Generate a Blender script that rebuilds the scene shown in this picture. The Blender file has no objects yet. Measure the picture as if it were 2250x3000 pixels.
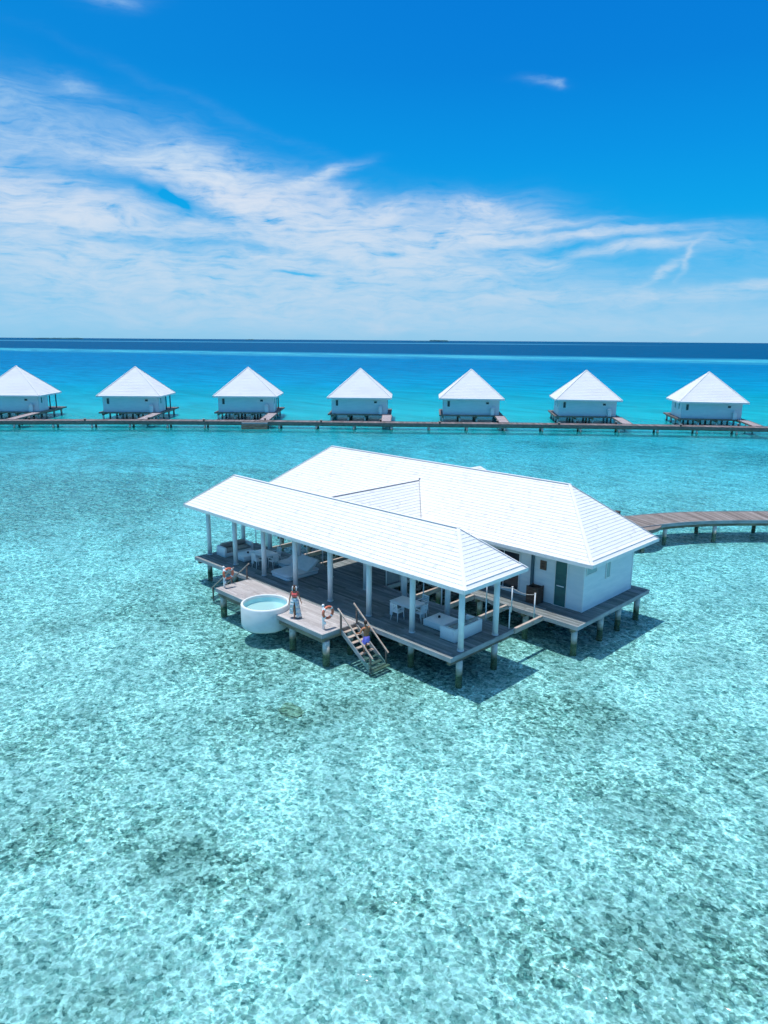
import bpy, bmesh, math, random
from mathutils import Vector, Matrix, noise as mnoise
random.seed(7)
R = math.radians
scene = bpy.context.scene
COL = scene.collection

# ---------------------------------------------------------------- camera
YAW, PITCH, ROLL = R(44.775), R(13.412), R(0.4185)
CAM = Vector((18.032, -22.935, 14.149))
fwd = Vector((-math.sin(YAW)*math.cos(PITCH), math.cos(YAW)*math.cos(PITCH), -math.sin(PITCH)))
rt = Vector((math.cos(YAW), math.sin(YAW), 0)); up = rt.cross(fwd)
rt2 = rt*math.cos(ROLL)+up*math.sin(ROLL); up2 = -rt*math.sin(ROLL)+up*math.cos(ROLL)
cd = bpy.data.cameras.new('camera'); cam = bpy.data.objects.new('camera', cd); COL.objects.link(cam)
cam.matrix_world = Matrix(((rt2.x, up2.x, -fwd.x, CAM.x), (rt2.y, up2.y, -fwd.y, CAM.y), (rt2.z, up2.z, -fwd.z, CAM.z), (0, 0, 0, 1)))
cd.sensor_fit = 'VERTICAL'; cd.sensor_height = 36; cd.lens = 36*2110.65/3000
cd.clip_start = 0.5; cd.clip_end = 200000
scene.camera = cam

# ---------------------------------------------------------------- sun, exposure
SUN = Vector((-0.13, -0.08, 1)).normalized()
sd = bpy.data.lights.new('sun', 'SUN'); sd.energy = 4.2; sd.angle = R(0.55); sd.color = (1.0, 0.965, 0.92)
so = bpy.data.objects.new('sun', sd); COL.objects.link(so); so.rotation_euler = SUN.to_track_quat('Z', 'Y').to_euler()
so.location = (0, 0, 60)
scene.view_settings.view_transform = 'Standard'; scene.view_settings.look = 'None'
scene.view_settings.exposure = 0.0; scene.view_settings.gamma = 1.0
scene.cycles.max_bounces = 5; scene.cycles.diffuse_bounces = 3; scene.cycles.glossy_bounces = 2; scene.cycles.transparent_max_bounces = 8
scene.cycles.use_adaptive_sampling = True; scene.cycles.adaptive_threshold = 0.03; scene.cycles.adaptive_min_samples = 16
scene.cycles.use_denoising = True

# ---------------------------------------------------------------- world: Nishita graded + clouds by direction
def srgb(r, g, b, a=1):
    f = lambda c: (c/255/12.92) if c/255 <= .04045 else ((c/255+.055)/1.055)**2.4
    return (f(r), f(g), f(b), a)
w = bpy.data.worlds.new("World"); scene.world = w; w.use_nodes = True
w.cycles.sampling_method = 'MANUAL'; w.cycles.sample_map_resolution = 512
nt = w.node_tree; nt.nodes.clear()
def N(t, tree=None, **k):
    n = (tree or nt).nodes.new(t)
    for a, v in k.items(): setattr(n, a, v)
    return n
def L(a, b, tree=None): (tree or nt).links.new(a, b)
def M(op, a, b=None, c=None, tree=None, clamp=False):
    n = N('ShaderNodeMath', tree, operation=op, use_clamp=clamp)
    for i, v in enumerate((a, b, c)):
        if v is None: continue
        if isinstance(v, (int, float)): n.inputs[i].default_value = v
        else: L(v, n.inputs[i], tree)
    return n.outputs[0]
def MR(v, a, b, c, d, tree=None, kind='SMOOTHSTEP'):
    n = N('ShaderNodeMapRange', tree, interpolation_type=kind)
    L(v, n.inputs[0], tree)
    for i, x in enumerate((a, b, c, d)): n.inputs[i+1].default_value = x
    return n.outputs[0]
def MIX(f, a, b, tree=None, mode='MIX'):
    n = N('ShaderNodeMix', tree, data_type='RGBA', blend_type=mode)
    for i, v in ((0, f), (6, a), (7, b)):
        if isinstance(v, (int, float)): n.inputs[i].default_value = v
        elif isinstance(v, tuple): n.inputs[i].default_value = v
        else: L(v, n.inputs[i], tree)
    return n.outputs[2]
def RAMP(f, pts, tree=None, interp='LINEAR'):
    n = N('ShaderNodeValToRGB', tree); L(f, n.inputs[0], tree); cr = n.color_ramp; cr.interpolation = interp
    while len(cr.elements) < len(pts): cr.elements.new(0.5)
    for e, (p, c) in zip(cr.elements, pts): e.position = p; e.color = c
    return n.outputs[0]
def NOISE(vec, scale, detail=4, rough=.5, dist=0, tree=None):
    n = N('ShaderNodeTexNoise', tree); L(vec, n.inputs['Vector'], tree)
    n.inputs['Scale'].default_value = scale; n.inputs['Detail'].default_value = detail
    n.inputs['Roughness'].default_value = rough; n.inputs['Distortion'].default_value = dist
    return n.outputs[0]
def MAP(vec, loc=(0, 0, 0), rot=(0, 0, 0), sc=(1, 1, 1), tree=None, kind='POINT'):
    n = N('ShaderNodeMapping', tree, vector_type=kind); L(vec, n.inputs[0], tree)
    n.inputs[1].default_value = loc; n.inputs[2].default_value = rot; n.inputs[3].default_value = sc
    return n.outputs[0]

tc = N('ShaderNodeTexCoord'); sx = N('ShaderNodeSeparateXYZ'); L(tc.outputs['Generated'], sx.inputs[0])
az = M('MULTIPLY', M('ADD', M('ARCTAN2', sx.outputs[0], sx.outputs[1]), YAW), 57.2958)
el = M('MULTIPLY', M('ARCSINE', sx.outputs[2]), 57.2958)
cb = N('ShaderNodeCombineXYZ'); L(az, cb.inputs[0]); L(el, cb.inputs[1]); P0 = cb.outputs[0]
# wispy warp
wn = N('ShaderNodeTexNoise'); L(MAP(P0, sc=(.16, .34, 1)), wn.inputs['Vector']); wn.inputs['Scale'].default_value = 1; wn.inputs['Detail'].default_value = 5
wv = N('ShaderNodeVectorMath', operation='MULTIPLY_ADD'); L(wn.outputs['Color'], wv.inputs[0])
wv.inputs[1].default_value = (4.2, 2.0, 0); L(P0, wv.inputs[2])
wo = N('ShaderNodeVectorMath', operation='SUBTRACT'); L(wv.outputs[0], wo.inputs[0]); wo.inputs[1].default_value = (2.1, 1.0, 0)
PW = wo.outputs[0]
BL = [  # az, el, half length, half width, angle, amount
 (-25, 8.3, 8.5, 2.6, -6, 1.0), (-19.5, 7.8, 5, 1.3, -8, .5), (-28, 12.0, 6.0, 3.6, -18, .42), (-21, 11.4, 6, 1.6, -14, .42),
 (-15.5, 11.4, 7.5, 1.9, -13, .75), (-11.5, 10.6, 5.5, 2.2, -26, .75), (-6.8, 9.6, 6.0, 1.9, -14, .75), (-4.9, 11.5, 2.6, .42, 14, .95), (-3.5, 10.0, 3.5, 1.3, -20, .4),
 (-0.3, 9.1, 2.8, .8, 14, .75), (-9, 7.6, 10, 2.0, -5, .55), (-2.0, 6.2, 10.5, 2.7, -3, .95), (5.5, 8.6, 5.4, 1.4, 6, .62), (8.5, 9.3, 3.6, .7, -12, .62), (4.5, 9.6, 3.5, .45, 4, .30),
 (7, 7.4, 7.5, 1.1, 4, .62), (14.0, 7.5, 9.5, .50, 1, .72), (10, 8.1, 6, .25, 3, .5), (18.6, 6.5, 5.6, .42, 3, .92), (21.8, 5.6, 1.6, .26, 70, .45), (20.3, 4.85, 2.4, .32, 30, .55),
 (11.2, 5.6, 3.0, .6, -3, .80), (4.5, 5.0, 6.0, 1.2, -8, .6), (-16, 4.2, 20, 3.2, -1, .68), (-22, 5.0, 12, 2.4, 0, .35), (-4, 2.8, 14, 1.6, 0, .40), (9.5, 3.1, 7, .6, 5, .5), (20, 3.0, 10, .6, 1, .5), (27, 3.9, 4, .4, 6, .8),
 (5, 1.6, 34, 1.3, 0, .30), (14, 4.2, 9, 1.4, 0, .16), (25, 6.0, 7, 1.6, 0, .10),
 (-18.6, 21.0, 2.2, .7, 0, .28), (-21.3, 15.8, 2.6, .7, -10, .26), (-25.5, 14.8, 5, 1.3, -5, .20), (11.9, 17.1, .6, .22, -8, .42), (10.6, 17.2, 1.6, .28, -6, .16),
 (-12, 15.2, 13, .4, -17, .022), (-1, 1.0, 1.2, .5, 0, .55), (.9, .8, 1.0, .3, 0, .4), (23, .75, 1.1, .3, 0, .35),
 # gaps of blue
 (-20.8, 10.9, 5.5, 1.0, -10, -.45), (-16.4, 10.0, 4.8, .8, -20, -.36), (-12.4, 8.7, 4.8, .7, -31, -.38), (-9.6, 8.2, 4.4, .6, -26, -.50), (-7.8, 8.5, 2.2, .35, -25, -.45), (-19.5, 7.05, 5.5, .55, 0, -.70), (-9.7, 6.75, 7.5, .50, -2, -.62), (-15, 6.4, 5, .3, -4, -.4),
 (-4.8, 5.75, 3.4, .28, -6, -.8), (-6.8, 4.75, 2.6, .2, -2, -1.1), (.2, 6.2, 1.2, .25, -3, -1.2), (-2.4, 4.2, 1.6, .12, 0, -.6), (-15.5, 9.8, 1.5, .4, -35, -.3), (1.5, 5.3, 2, .14, 0, -.5), (12.3, 7.75, 3.0, .25, 3, -.5), (2.6, 6.3, 1.2, .16, -4, -.4), (-2.5, 5.2, 3, .2, -2, -.4),
]
den = None
for (a0, e0, hl, hw, an, am) in BL:
    v = MAP(PW, (a0, e0, 0), (0, 0, R(an)), (hl, hw, 1), kind='TEXTURE')
    ln = N('ShaderNodeVectorMath', operation='DOT_PRODUCT'); L(v, ln.inputs[0]); L(v, ln.inputs[1])
    q = M('MULTIPLY', M('EXPONENT', M('MULTIPLY', ln.outputs['Value'], -1.55)), am)
    den = q if den is None else M('ADD', den, q)
# fine streaks
st1 = NOISE(MAP(PW, rot=(0, 0, R(9)), sc=(.22, 1.1, 1)), 1, 6, .6, .6)
st2 = NOISE(MAP(PW, rot=(0, 0, R(-16)), sc=(.5, 1.3, 1)), 1, 6, .6, .4)
st3 = NOISE(MAP(PW, rot=(0, 0, R(3)), sc=(.55, 4.2, 1)), 1, 5, .62, .3)
tex = M('ADD', M('ADD', M('MULTIPLY', M('SUBTRACT', st1, .5), 1.4), M('MULTIPLY', M('SUBTRACT', st3, .5), .9)), M('MULTIPLY', M('SUBTRACT', st2, .5), 1.1))
alpha = M('MULTIPLY', den, M('ADD', 1.0, M('MULTIPLY', tex, 1.6)))
alpha = M('ADD', alpha, M('MULTIPLY', M('MULTIPLY', tex, .25), M('MINIMUM', den, 1)))
alpha = M('MULTIPLY', M('SUBTRACT', 1, M('EXPONENT', M('MULTIPLY', M('MAXIMUM', alpha, 0), -1.2))), .95)
alpha = M('MULTIPLY', alpha, MR(el, -2, .2, 0, 1), clamp=True)
# overhead sky outside the frame: added thin cloud cover fills and neutralises the skylight
oc = M('MULTIPLY', MR(el, 26, 42, 0, .48), MR(NOISE(tc.outputs['Generated'], 3, 6), .35, .65, .4, 1.2))
sky = N('ShaderNodeTexSky', sky_type='NISHITA', sun_disc=False, sun_elevation=math.asin(SUN.z), sun_rotation=math.atan2(SUN.x, SUN.y) % (2*math.pi))
sky.air_density = 1.0; sky.dust_density = .6; sky.ozone_density = 2.5
SKY_K = 0.10
s = 1/SKY_K
def sk(c): q = srgb(*c); return (q[0]*s/10, q[1]*s/10, q[2]*s/10, 1)
elr = M('DIVIDE', M('ADD', el, 2), 92, clamp=True)
gl = RAMP(elr, [((e+2)/92, srgb(*c)) for e, c in ((-2, (125, 185, 225)), (.0, (146, 202, 236)), (1.2, (150, 206, 240)), (3.2, (118, 196, 240)), (5.5, (62, 182, 240)), (8.5, (2, 166, 236)), (13, (0, 148, 230)), (18, (0, 130, 220)), (23, (0, 122, 216)), (50, (10, 110, 205)), (88, (10, 90, 180)))])
# slightly paler / more cyan towards the cloudy side (left of the heading)
side = MR(az, -32, 12, .13, 0)
grad = MIX(side, gl, srgb(20, 190, 240))
gscale = N('ShaderNodeVectorMath', operation='SCALE'); L(grad, gscale.inputs[0]); gscale.inputs['Scale'].default_value = s
base = MIX(.985, sky.outputs[0], gscale.outputs[0])
shadec = RAMP(M('DIVIDE', el, 20, clamp=True), [(0, srgb(190, 214, 236)), (.2, srgb(205, 223, 240)), (.5, srgb(228, 234, 244)), (.75, srgb(205, 232, 248)), (1, srgb(200, 232, 250))])
cw = N('ShaderNodeVectorMath', operation='SCALE'); L(shadec, cw.inputs[0]); cw.inputs['Scale'].default_value = s
col = MIX(alpha, base, cw.outputs[0]); col = MIX(M('MULTIPLY', oc, MR(alpha, 0, 1, 1, 0, kind='LINEAR')), col, cw.outputs[0])
bg = N('ShaderNodeBackground'); L(col, bg.inputs[0]); bg.inputs[1].default_value = SKY_K
ow = N('ShaderNodeOutputWorld'); L(bg.outputs[0], ow.inputs[0])

# ---------------------------------------------------------------- materials
def mat(name, color=(.8, .8, .8), rough=.6, spec=.3, fn=None, metallic=0):
    m = bpy.data.materials.new(name); m.use_nodes = True; t = m.node_tree
    b = t.nodes['Principled BSDF']; b.inputs['Base Color'].default_value = (*color, 1)
    b.inputs['Roughness'].default_value = rough; b.inputs['Specular IOR Level'].default_value = spec; b.inputs['Metallic'].default_value = metallic
    if fn: fn(t, b)
    return m
def pos(t): return N('ShaderNodeNewGeometry', t).outputs['Position']
def objc(t): return N('ShaderNodeTexCoord', t).outputs['Object']
def vary(c1, c2, sc=(3, 3, 3), scale=1, bump=0, lo=.35, hi=.65, detail=6):
    def f(t, b):
        n = NOISE(MAP(objc(t), sc=sc, tree=t), scale, detail, .6, tree=t)
        L(MIX(MR(n, lo, hi, 0, 1, t), (*c1, 1), (*c2, 1), t), b.inputs['Base Color'], t)
        if bump:
            bm_ = N('ShaderNodeBump', t); bm_.inputs['Strength'].default_value = bump; bm_.inputs['Distance'].default_value = .02
            L(n, bm_.inputs['Height'], t); L(bm_.outputs[0], b.inputs['Normal'], t)
    return f
def shingle_fn(t, b):
    uv = N('ShaderNodeUVMap', t); s_ = N('ShaderNodeSeparateXYZ', t); L(uv.outputs[0], s_.inputs[0], t)
    row = M('FLOOR', M('ADD', s_.outputs[1], .001, tree=t), tree=t)
    u = M('ADD', M('MULTIPLY', s_.outputs[0], 5.2, tree=t), M('MULTIPLY', row, .37, tree=t), tree=t)
    cell = M('FLOOR', u, tree=t); c = N('ShaderNodeCombineXYZ', t); L(cell, c.inputs[0], t); L(row, c.inputs[1], t)
    wn_ = N('ShaderNodeTexWhiteNoise', t, noise_dimensions='2D'); L(c.outputs[0], wn_.inputs[0], t)
    tone = MR(wn_.outputs[0], 0, 1, 0, 1, t, 'LINEAR')
    colr = RAMP(tone, [(0, (.66, .65, .64, 1)), (.06, (.745, .74, .73, 1)), (.6, (.77, .765, .755, 1)), (1, (.79, .785, .775, 1))], t)
    fr = M('FRACT', u, tree=t); gap = M('LESS_THAN', fr, .045, tree=t)
    colr = MIX(M('MULTIPLY', gap, .10, tree=t), colr, (.40, .40, .41, 1), t)
    dirt = NOISE(MAP(objc(t), sc=(.5, .5, .5), tree=t), 1, 7, .65, tree=t)
    colr = MIX(MR(dirt, .5, .8, 0, .22, t), colr, (.62, .63, .60, 1), t)
    spk = NOISE(objc(t), 9, 2, tree=t)
    colr = MIX(MR(spk, .73, .79, 0, .45, t), colr, (.40, .38, .36, 1), t)
    L(colr, b.inputs['Base Color'], t)
def plank_fn(c_lo, c_mid, c_hi, stain=(.12, .11, .09)):
    def f(t, b):
        at = N('ShaderNodeAttribute', t, attribute_name='tone')
        sx_ = N('ShaderNodeSeparateColor', t); L(at.outputs['Color'], sx_.inputs[0], t)
        base_ = RAMP(sx_.outputs[0], [(0, (*c_lo, 1)), (.5, (*c_mid, 1)), (1, (*c_hi, 1))], t)
        g = NOISE(MAP(pos(t), sc=(1.6, 14, 4), tree=t), 1, 6, .65, tree=t)
        base_ = MIX(MR(g, .3, .75, .35, 0, t), base_, (c_lo[0]*.55, c_lo[1]*.55, c_lo[2]*.55, 1), t)
        g2 = NOISE(MAP(pos(t), sc=(.7, .7, .7), tree=t), 1, 6, .7, tree=t)
        base_ = MIX(MR(g2, .5, .72, 0, .55, t), base_, (*stain, 1), t)
        L(base_, b.inputs['Base Color'], t)
    return f
def pile_fn(t, b):
    s_ = N('ShaderNodeSeparateXYZ', t); L(pos(t), s_.inputs[0], t)
    n = NOISE(MAP(pos(t), sc=(3, 3, 5), tree=t), 1, 5, tree=t)
    z = M('ADD', s_.outputs[2], M('MULTIPLY', M('SUBTRACT', n, .5, tree=t), .5, tree=t), tree=t)
    c = RAMP(M('DIVIDE', M('ADD', z, .6, tree=t), 1.8, tree=t), [(0, (.10, .14, .08, 1)), (.30, (.10, .12, .07, 1)), (.40, (.34, .32, .24, 1)), (.52, (.68, .66, .60, 1)), (1, (.74, .74, .70, 1))], t)
    c = MIX(MR(n, .52, .7, 0, .5, t), c, (.35, .27, .15, 1), t)
    L(c, b.inputs['Base Color'], t)
MT = {}
MT['shingle'] = mat('white_shingles', rough=.75, spec=.15, fn=shingle_fn)
MT['shingle_far'] = mat('pale_roof_boards', fn=vary((.73, .725, .715), (.68, .675, .67), (.3, .3, .6), lo=.4, hi=.7), rough=.75, spec=.15)
MT['trim'] = mat('white_trim', fn=vary((.76, .76, .75), (.70, .70, .69)), rough=.5)
MT['soffit'] = mat('soffit_paint', (.62, .64, .63), .7)
MT['column'] = mat('column_paint', fn=vary((.80, .82, .82), (.74, .77, .78), (1, 1, 2)), rough=.35, spec=.4)
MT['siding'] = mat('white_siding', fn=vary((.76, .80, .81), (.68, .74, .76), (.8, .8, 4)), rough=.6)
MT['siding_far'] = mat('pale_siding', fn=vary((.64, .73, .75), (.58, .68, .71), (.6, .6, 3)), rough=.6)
MT['deck'] = mat('weathered_planks', rough=.8, spec=.15, fn=plank_fn((.125, .15, .15), (.225, .255, .255), (.34, .37, .37)))  # copy for the roofed decks, bluish shade put into the weathered grey
MT['deck_pale'] = mat('sunlit_planks', rough=.8, spec=.15, fn=plank_fn((.34, .31, .30), (.50, .465, .455), (.62, .585, .57), (.30, .275, .27)))  # paler copy of the deck planks, sunlit tone put into the colour
MT['deck_brown'] = mat('brown_planks', rough=.8, spec=.15, fn=plank_fn((.165, .135, .12), (.27, .23, .205), (.38, .335, .31)))
MT['deck_far'] = mat('far_planks', rough=.85, spec=.1, fn=plank_fn((.13, .105, .10), (.22, .18, .18), (.32, .27, .27)))
MT['gang'] = mat('gangway_planks', rough=.8, spec=.15, fn=plank_fn((.38, .31, .30), (.48, .40, .40), (.56, .50, .50), (.36, .30, .28)))
MT['rim'] = mat('rim_board', fn=vary((.38, .40, .41), (.26, .28, .28), (1.2, 1.2, 6)), rough=.7)
MT['beam'] = mat('wet_beam', fn=vary((.15, .12, .09), (.30, .26, .18), (1, 1, 5)), rough=.8)
MT['darkwood'] = mat('dark_wood', fn=vary((.07, .045, .035), (.13, .085, .065), (2, 2, 8)), rough=.6)
MT['rail'] = mat('weathered_rail', fn=vary((.50, .42, .36), (.36, .29, .24), (2, 2, 6)), rough=.75)
MT['railpost'] = mat('rail_post', fn=vary((.16, .12, .10), (.25, .19, .16), (2, 2, 6)), rough=.75)
MT['pile'] = mat('concrete_pile', rough=.8, fn=pile_fn)
MT['white'] = mat('white_plastic', (.84, .85, .85), .35, .4)
MT['wicker'] = mat('white_wicker', fn=vary((.84, .84, .83), (.74, .75, .75), (30, 30, 40), bump=.2), rough=.55)
MT['cushion'] = mat('grey_cushion', fn=vary((.34, .32, .30), (.28, .27, .26), (6, 6, 6), bump=.2), rough=.9)
MT['mattress'] = mat('pale_mattress', fn=vary((.72, .74, .75), (.64, .67, .69), (3, 3, 3), bump=.25), rough=.9)
MT['poolshell'] = mat('pool_shell', fn=vary((.73, .75, .735), (.64, .65, .62), (1.5, 1.5, 2), lo=.45, hi=.8), rough=.45)
MT['poolin'] = mat('pool_lining', fn=vary((.40, .74, .76), (.46, .80, .80), (2, 2, 2)), rough=.4)
MT['green'] = mat('green_door_paint', fn=vary((.035, .115, .115), (.05, .15, .14), (2, 2, 5)), rough=.4, spec=.4)
MT['glassdark'] = mat('dark_glass', (.03, .035, .045), .08, .6)
MT['glasspale'] = mat('pale_glass', (.30, .42, .44), .12, .5)
MT['pipe'] = mat('grey_pipe', (.07, .13, .16), .4)
MT['orange'] = mat('orange_plastic', fn=vary((.74, .17, .09), (.66, .20, .12), (6, 6, 6)), rough=.4)
MT['skin'] = mat('brown_skin', fn=vary((.40, .18, .11), (.33, .15, .09), (8, 8, 8)), rough=.5)
MT['skin2'] = mat('tanned_skin', fn=vary((.50, .21, .10), (.40, .16, .08), (8, 8, 8)), rough=.5)
MT['hair'] = mat('dark_hair', fn=vary((.03, .015, .012), (.07, .04, .03), (40, 40, 8), bump=.4), rough=.6)
MT['coral'] = mat('coral_cloth', fn=vary((.85, .16, .14), (.70, .10, .10), (12, 12, 12)), rough=.8)
MT['wrapcl'] = mat('pale_cloth', fn=vary((.58, .67, .70), (.64, .72, .74), (5, 5, 2), bump=.2), rough=.85)
MT['lilac'] = mat('lilac_cloth', fn=vary((.36, .24, .86), (.46, .33, .92), (10, 10, 10)), rough=.8)
MT['rope'] = mat('pale_rope', (.62, .60, .55), .8)
MT['black'] = mat('black_pot', (.03, .03, .03), .4)
MT['screen'] = mat('grey_screen', fn=vary((.20, .24, .26), (.26, .29, .30), (2, 2, 2)), rough=.5)
MT['coralrock'] = mat('coral_rock', fn=vary((.13, .16, .10), (.50, .50, .38), (5, 5, 5), bump=.8), rough=.9)
MT['island'] = mat('hazy_far_trees', fn=vary((.012, .085, .13), (.02, .12, .15), (.01, .01, .05)), rough=.9)  # blue of distant air haze mixed into the tree colour

# ---------------------------------------------------------------- helpers
class MB:
    def __init__(self): self.v = []; self.f = []; self.uv = []; self.tone = []; self.sm = []
    def face(self, pts, uv=None, tone=.5, smooth=False):
        i = len(self.v); self.v += [tuple(p) for p in pts]; self.f.append(tuple(range(i, i+len(pts))))
        self.uv.append(uv or [(0, 0)]*len(pts)); self.tone.append(tone); self.sm.append(smooth)
    def mesh(self, vs, fs, tone=.5, smooth=False):
        i = len(self.v); self.v += [tuple(p) for p in vs]
        for f in fs:
            self.f.append(tuple(i+k for k in f)); self.uv.append([(0, 0)]*len(f)); self.tone.append(tone); self.sm.append(smooth)
    def box(self, x0, x1, y0, y1, z0, z1, tone=.5):
        if x0 > x1: x0, x1 = x1, x0
        if y0 > y1: y0, y1 = y1, y0
        if z0 > z1: z0, z1 = z1, z0
        vs = [(x0, y0, z0), (x1, y0, z0), (x1, y1, z0), (x0, y1, z0), (x0, y0, z1), (x1, y0, z1), (x1, y1, z1), (x0, y1, z1)]
        self.mesh(vs, [(0, 3, 2, 1), (4, 5, 6, 7), (0, 1, 5, 4), (1, 2, 6, 5), (2, 3, 7, 6), (3, 0, 4, 7)], tone); return self
    def bar(self, p, q, w, h, tone=.5, upv=(0, 0, 1)):
        p = Vector(p); q = Vector(q); d = (q-p).normalized(); sd_ = d.cross(Vector(upv)).normalized(); u = sd_.cross(d)
        vs = []
        for c in (p, q):
            for a, b in ((-1, -1), (1, -1), (1, 1), (-1, 1)): vs.append(c+sd_*a*w/2+u*b*h/2)
        self.mesh(vs, [(3, 2, 1, 0), (4, 5, 6, 7), (0, 1, 5, 4), (1, 2, 6, 5), (2, 3, 7, 6), (3, 0, 4, 7)], tone); return self
    def cyl(self, p, q, r0, r1=None, n=16, tone=.5, caps=True):
        r1 = r0 if r1 is None else r1
        p = Vector(p); q = Vector(q); d = (q-p).normalized(); a = d.orthogonal().normalized(); b = d.cross(a)
        vs = [p+(a*math.cos(2*math.pi*k/n)+b*math.sin(2*math.pi*k/n))*r0 for k in range(n)]
        vs += [q+(a*math.cos(2*math.pi*k/n)+b*math.sin(2*math.pi*k/n))*r1 for k in range(n)]
        i = len(self.v); self.mesh(vs, [(k, (k+1) % n, n+(k+1) % n, n+k) for k in range(n)], tone, True)
        if caps:
            self.f += [tuple(i+k for k in reversed(range(n))), tuple(i+n+k for k in range(n))]
            self.uv += [[(0, 0)]*n]*2; self.tone += [tone]*2; self.sm += [False]*2
        return self
    def path(self, pts, r, n=8, tone=.5):
        for a, b in zip(pts, pts[1:]): self.cyl(a, b, r, n=n, tone=tone)
        return self
    def loft(self, rings, closed_ends=True, smooth=True, tone=.5):
        n = len(rings[0]); vs = [p for r_ in rings for p in r_]; fs = []
        for j in range(len(rings)-1):
            for k in range(n): fs.append((j*n+k, j*n+(k+1) % n, (j+1)*n+(k+1) % n, (j+1)*n+k))
        if closed_ends: fs += [tuple(reversed(range(n))), tuple((len(rings)-1)*n+k for k in range(n))]
        self.mesh(vs, fs, tone, smooth); return self
    def revolve(self, prof, c=(0, 0, 0), n=64, smooth=True):
        rings = [[(c[0]+r_*math.cos(2*math.pi*k/n), c[1]+r_*math.sin(2*math.pi*k/n), c[2]+z) for k in range(n)] for r_, z in prof]
        return self.loft(rings, False, smooth)
    def build(self, name, m, parent=None, world=True, bevel=0):
        off = Vector((0, 0, 0)); q_ = parent
        while world and q_ is not None: off = off+q_.location; q_ = q_.parent
        me = bpy.data.meshes.new(name); me.from_pydata([tuple(Vector(p)-off) for p in self.v], [], self.f); me.update()
        uvl = me.uv_layers.new(name='UVMap'); k = 0
        flat = []
        for u in self.uv:
            for a in u: flat += [a[0], a[1]]
        uvl.data.foreach_set('uv', flat)
        at = me.attributes.new('tone', 'FLOAT_COLOR', 'FACE'); fl = []
        for t_ in self.tone: fl += [t_, t_, t_, 1]
        at.data.foreach_set('color', fl)
        me.polygons.foreach_set('use_smooth', self.sm)
        me.materials.append(m if not isinstance(m, str) else MT[m])
        o = bpy.data.objects.new(name, me); COL.objects.link(o)
        if parent is not None: o.parent = parent
        if bevel:
            b = o.modifiers.new('bevel', 'BEVEL'); b.width = bevel; b.segments = 2; b.limit_method = 'ANGLE'
        return o
def tag(o, label=None, cat=None, group=None, kind=None):
    if label: o['label'] = label
    if cat: o['category'] = cat
    if group: o['group'] = group
    if kind: o['kind'] = kind
    return o
def thing(name, label, cat, loc=(0, 0, 0), rz=0, group=None):
    o = bpy.data.objects.new(name, None); COL.objects.link(o); o.location = loc; o.rotation_euler = (0, 0, rz); o.empty_display_size = .3
    return tag(o, label, cat, group)
def copy_thing(o, loc, rz, label, group=None):
    r_ = o.copy(); COL.objects.link(r_); r_.location = loc; r_.rotation_euler = (0, 0, rz); r_['label'] = label
    if group: r_['group'] = group
    for ch in list(o.children):
        c = ch.copy(); COL.objects.link(c); c.parent = r_
        for g in list(ch.children):
            d = g.copy(); COL.objects.link(d); d.parent = c
    return r_
def lerp(a, b, t): return Vector(a).lerp(Vector(b), t)
def roof_plane(mb, eL, eR, tL, tR, course=.2, lap=.019, skip=0.0, edge=0.0):
    """courses of shingles laid from the eave (eL-eR) up to (tL-tR)"""
    eL, eR, tL, tR = map(Vector, (eL, eR, tL, tR))
    ud = (eR-eL).normalized(); n = ud.cross(((tL+tR)/2-(eL+eR)/2).normalized()).normalized()
    if n.z < 0: n = -n
    Ls = max(((tL+tR)/2-(eL+eR)/2).length, .1); rows = max(1, round(Ls/course)); f0 = 0
    if edge:
        f0 = edge/Ls
        mb.face([eL, eR, lerp(eR, tR, f0), lerp(eL, tL, f0)], [(0, .5)]*4)
    for i in range(rows):
        a, b = f0+(1-f0)*i/rows, f0+(1-f0)*(i+1)/rows
        lp = lap*(2.2 if (edge and i == 0) else 1)
        p0, p1, q0, q1 = lerp(eL, tL, a)+n*lp, lerp(eR, tR, a)+n*lp, lerp(eL, tL, b)+n*.003, lerp(eR, tR, b)+n*.003
        uvf = lambda p, v: ((p-eL).dot(ud)+50, v)
        mb.face([p0, p1, q1, q0], [uvf(p0, i), uvf(p1, i), uvf(q1, i+.9), uvf(q0, i+.9)])
        mb.face([p0-n*(lp+.004), p1-n*(lp+.004), p1, p0], [uvf(p0, i), uvf(p1, i), uvf(p1, i), uvf(p0, i)])
def planks(mb, x0, x1, y0, y1, z, along='x', pw=.14, th=.035, gap=.006, seg=2.9, hole=None):
    if along == 'x': a0, a1, b0, b1 = x0, x1, y0, y1
    else: a0, a1, b0, b1 = y0, y1, x0, x1
    n = max(1, round((b1-b0)/pw)); pw = (b1-b0)/n
    for i in range(n):
        s0 = b0+i*pw; a = a0-random.random()*seg*.9 if a1-a0 > seg else a0
        while a < a1-.02:
            e = min(a+seg, a1) if a1-a0 > seg else a1
            s = max(a, a0); t_ = min(1, max(0, random.gauss(.5, .22))); dz = random.uniform(-.002, .002)
            if e-s > .05:
                if along == 'x': mb.box(s+.003, e-.003, s0+gap/2, s0+pw-gap/2, z-th, z+dz, t_)
                else: mb.box(s0+gap/2, s0+pw-gap/2, s+.003, e-.003, z-th, z+dz, t_)
            a = e if a >= a0 else a+seg
    return mb
def rrect(x0, x1, y0, y1, z, r, n=5):
    pts = []
    for cx, cy, a in ((x1-r, y1-r, 0), (x0+r, y1-r, 90), (x0+r, y0+r, 180), (x1-r, y0+r, 270)):
        for k in range(n+1):
            q = R(a+90*k/n); pts.append(Vector((cx+r*math.cos(q), cy+r*math.sin(q), z)))
    return pts
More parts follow.
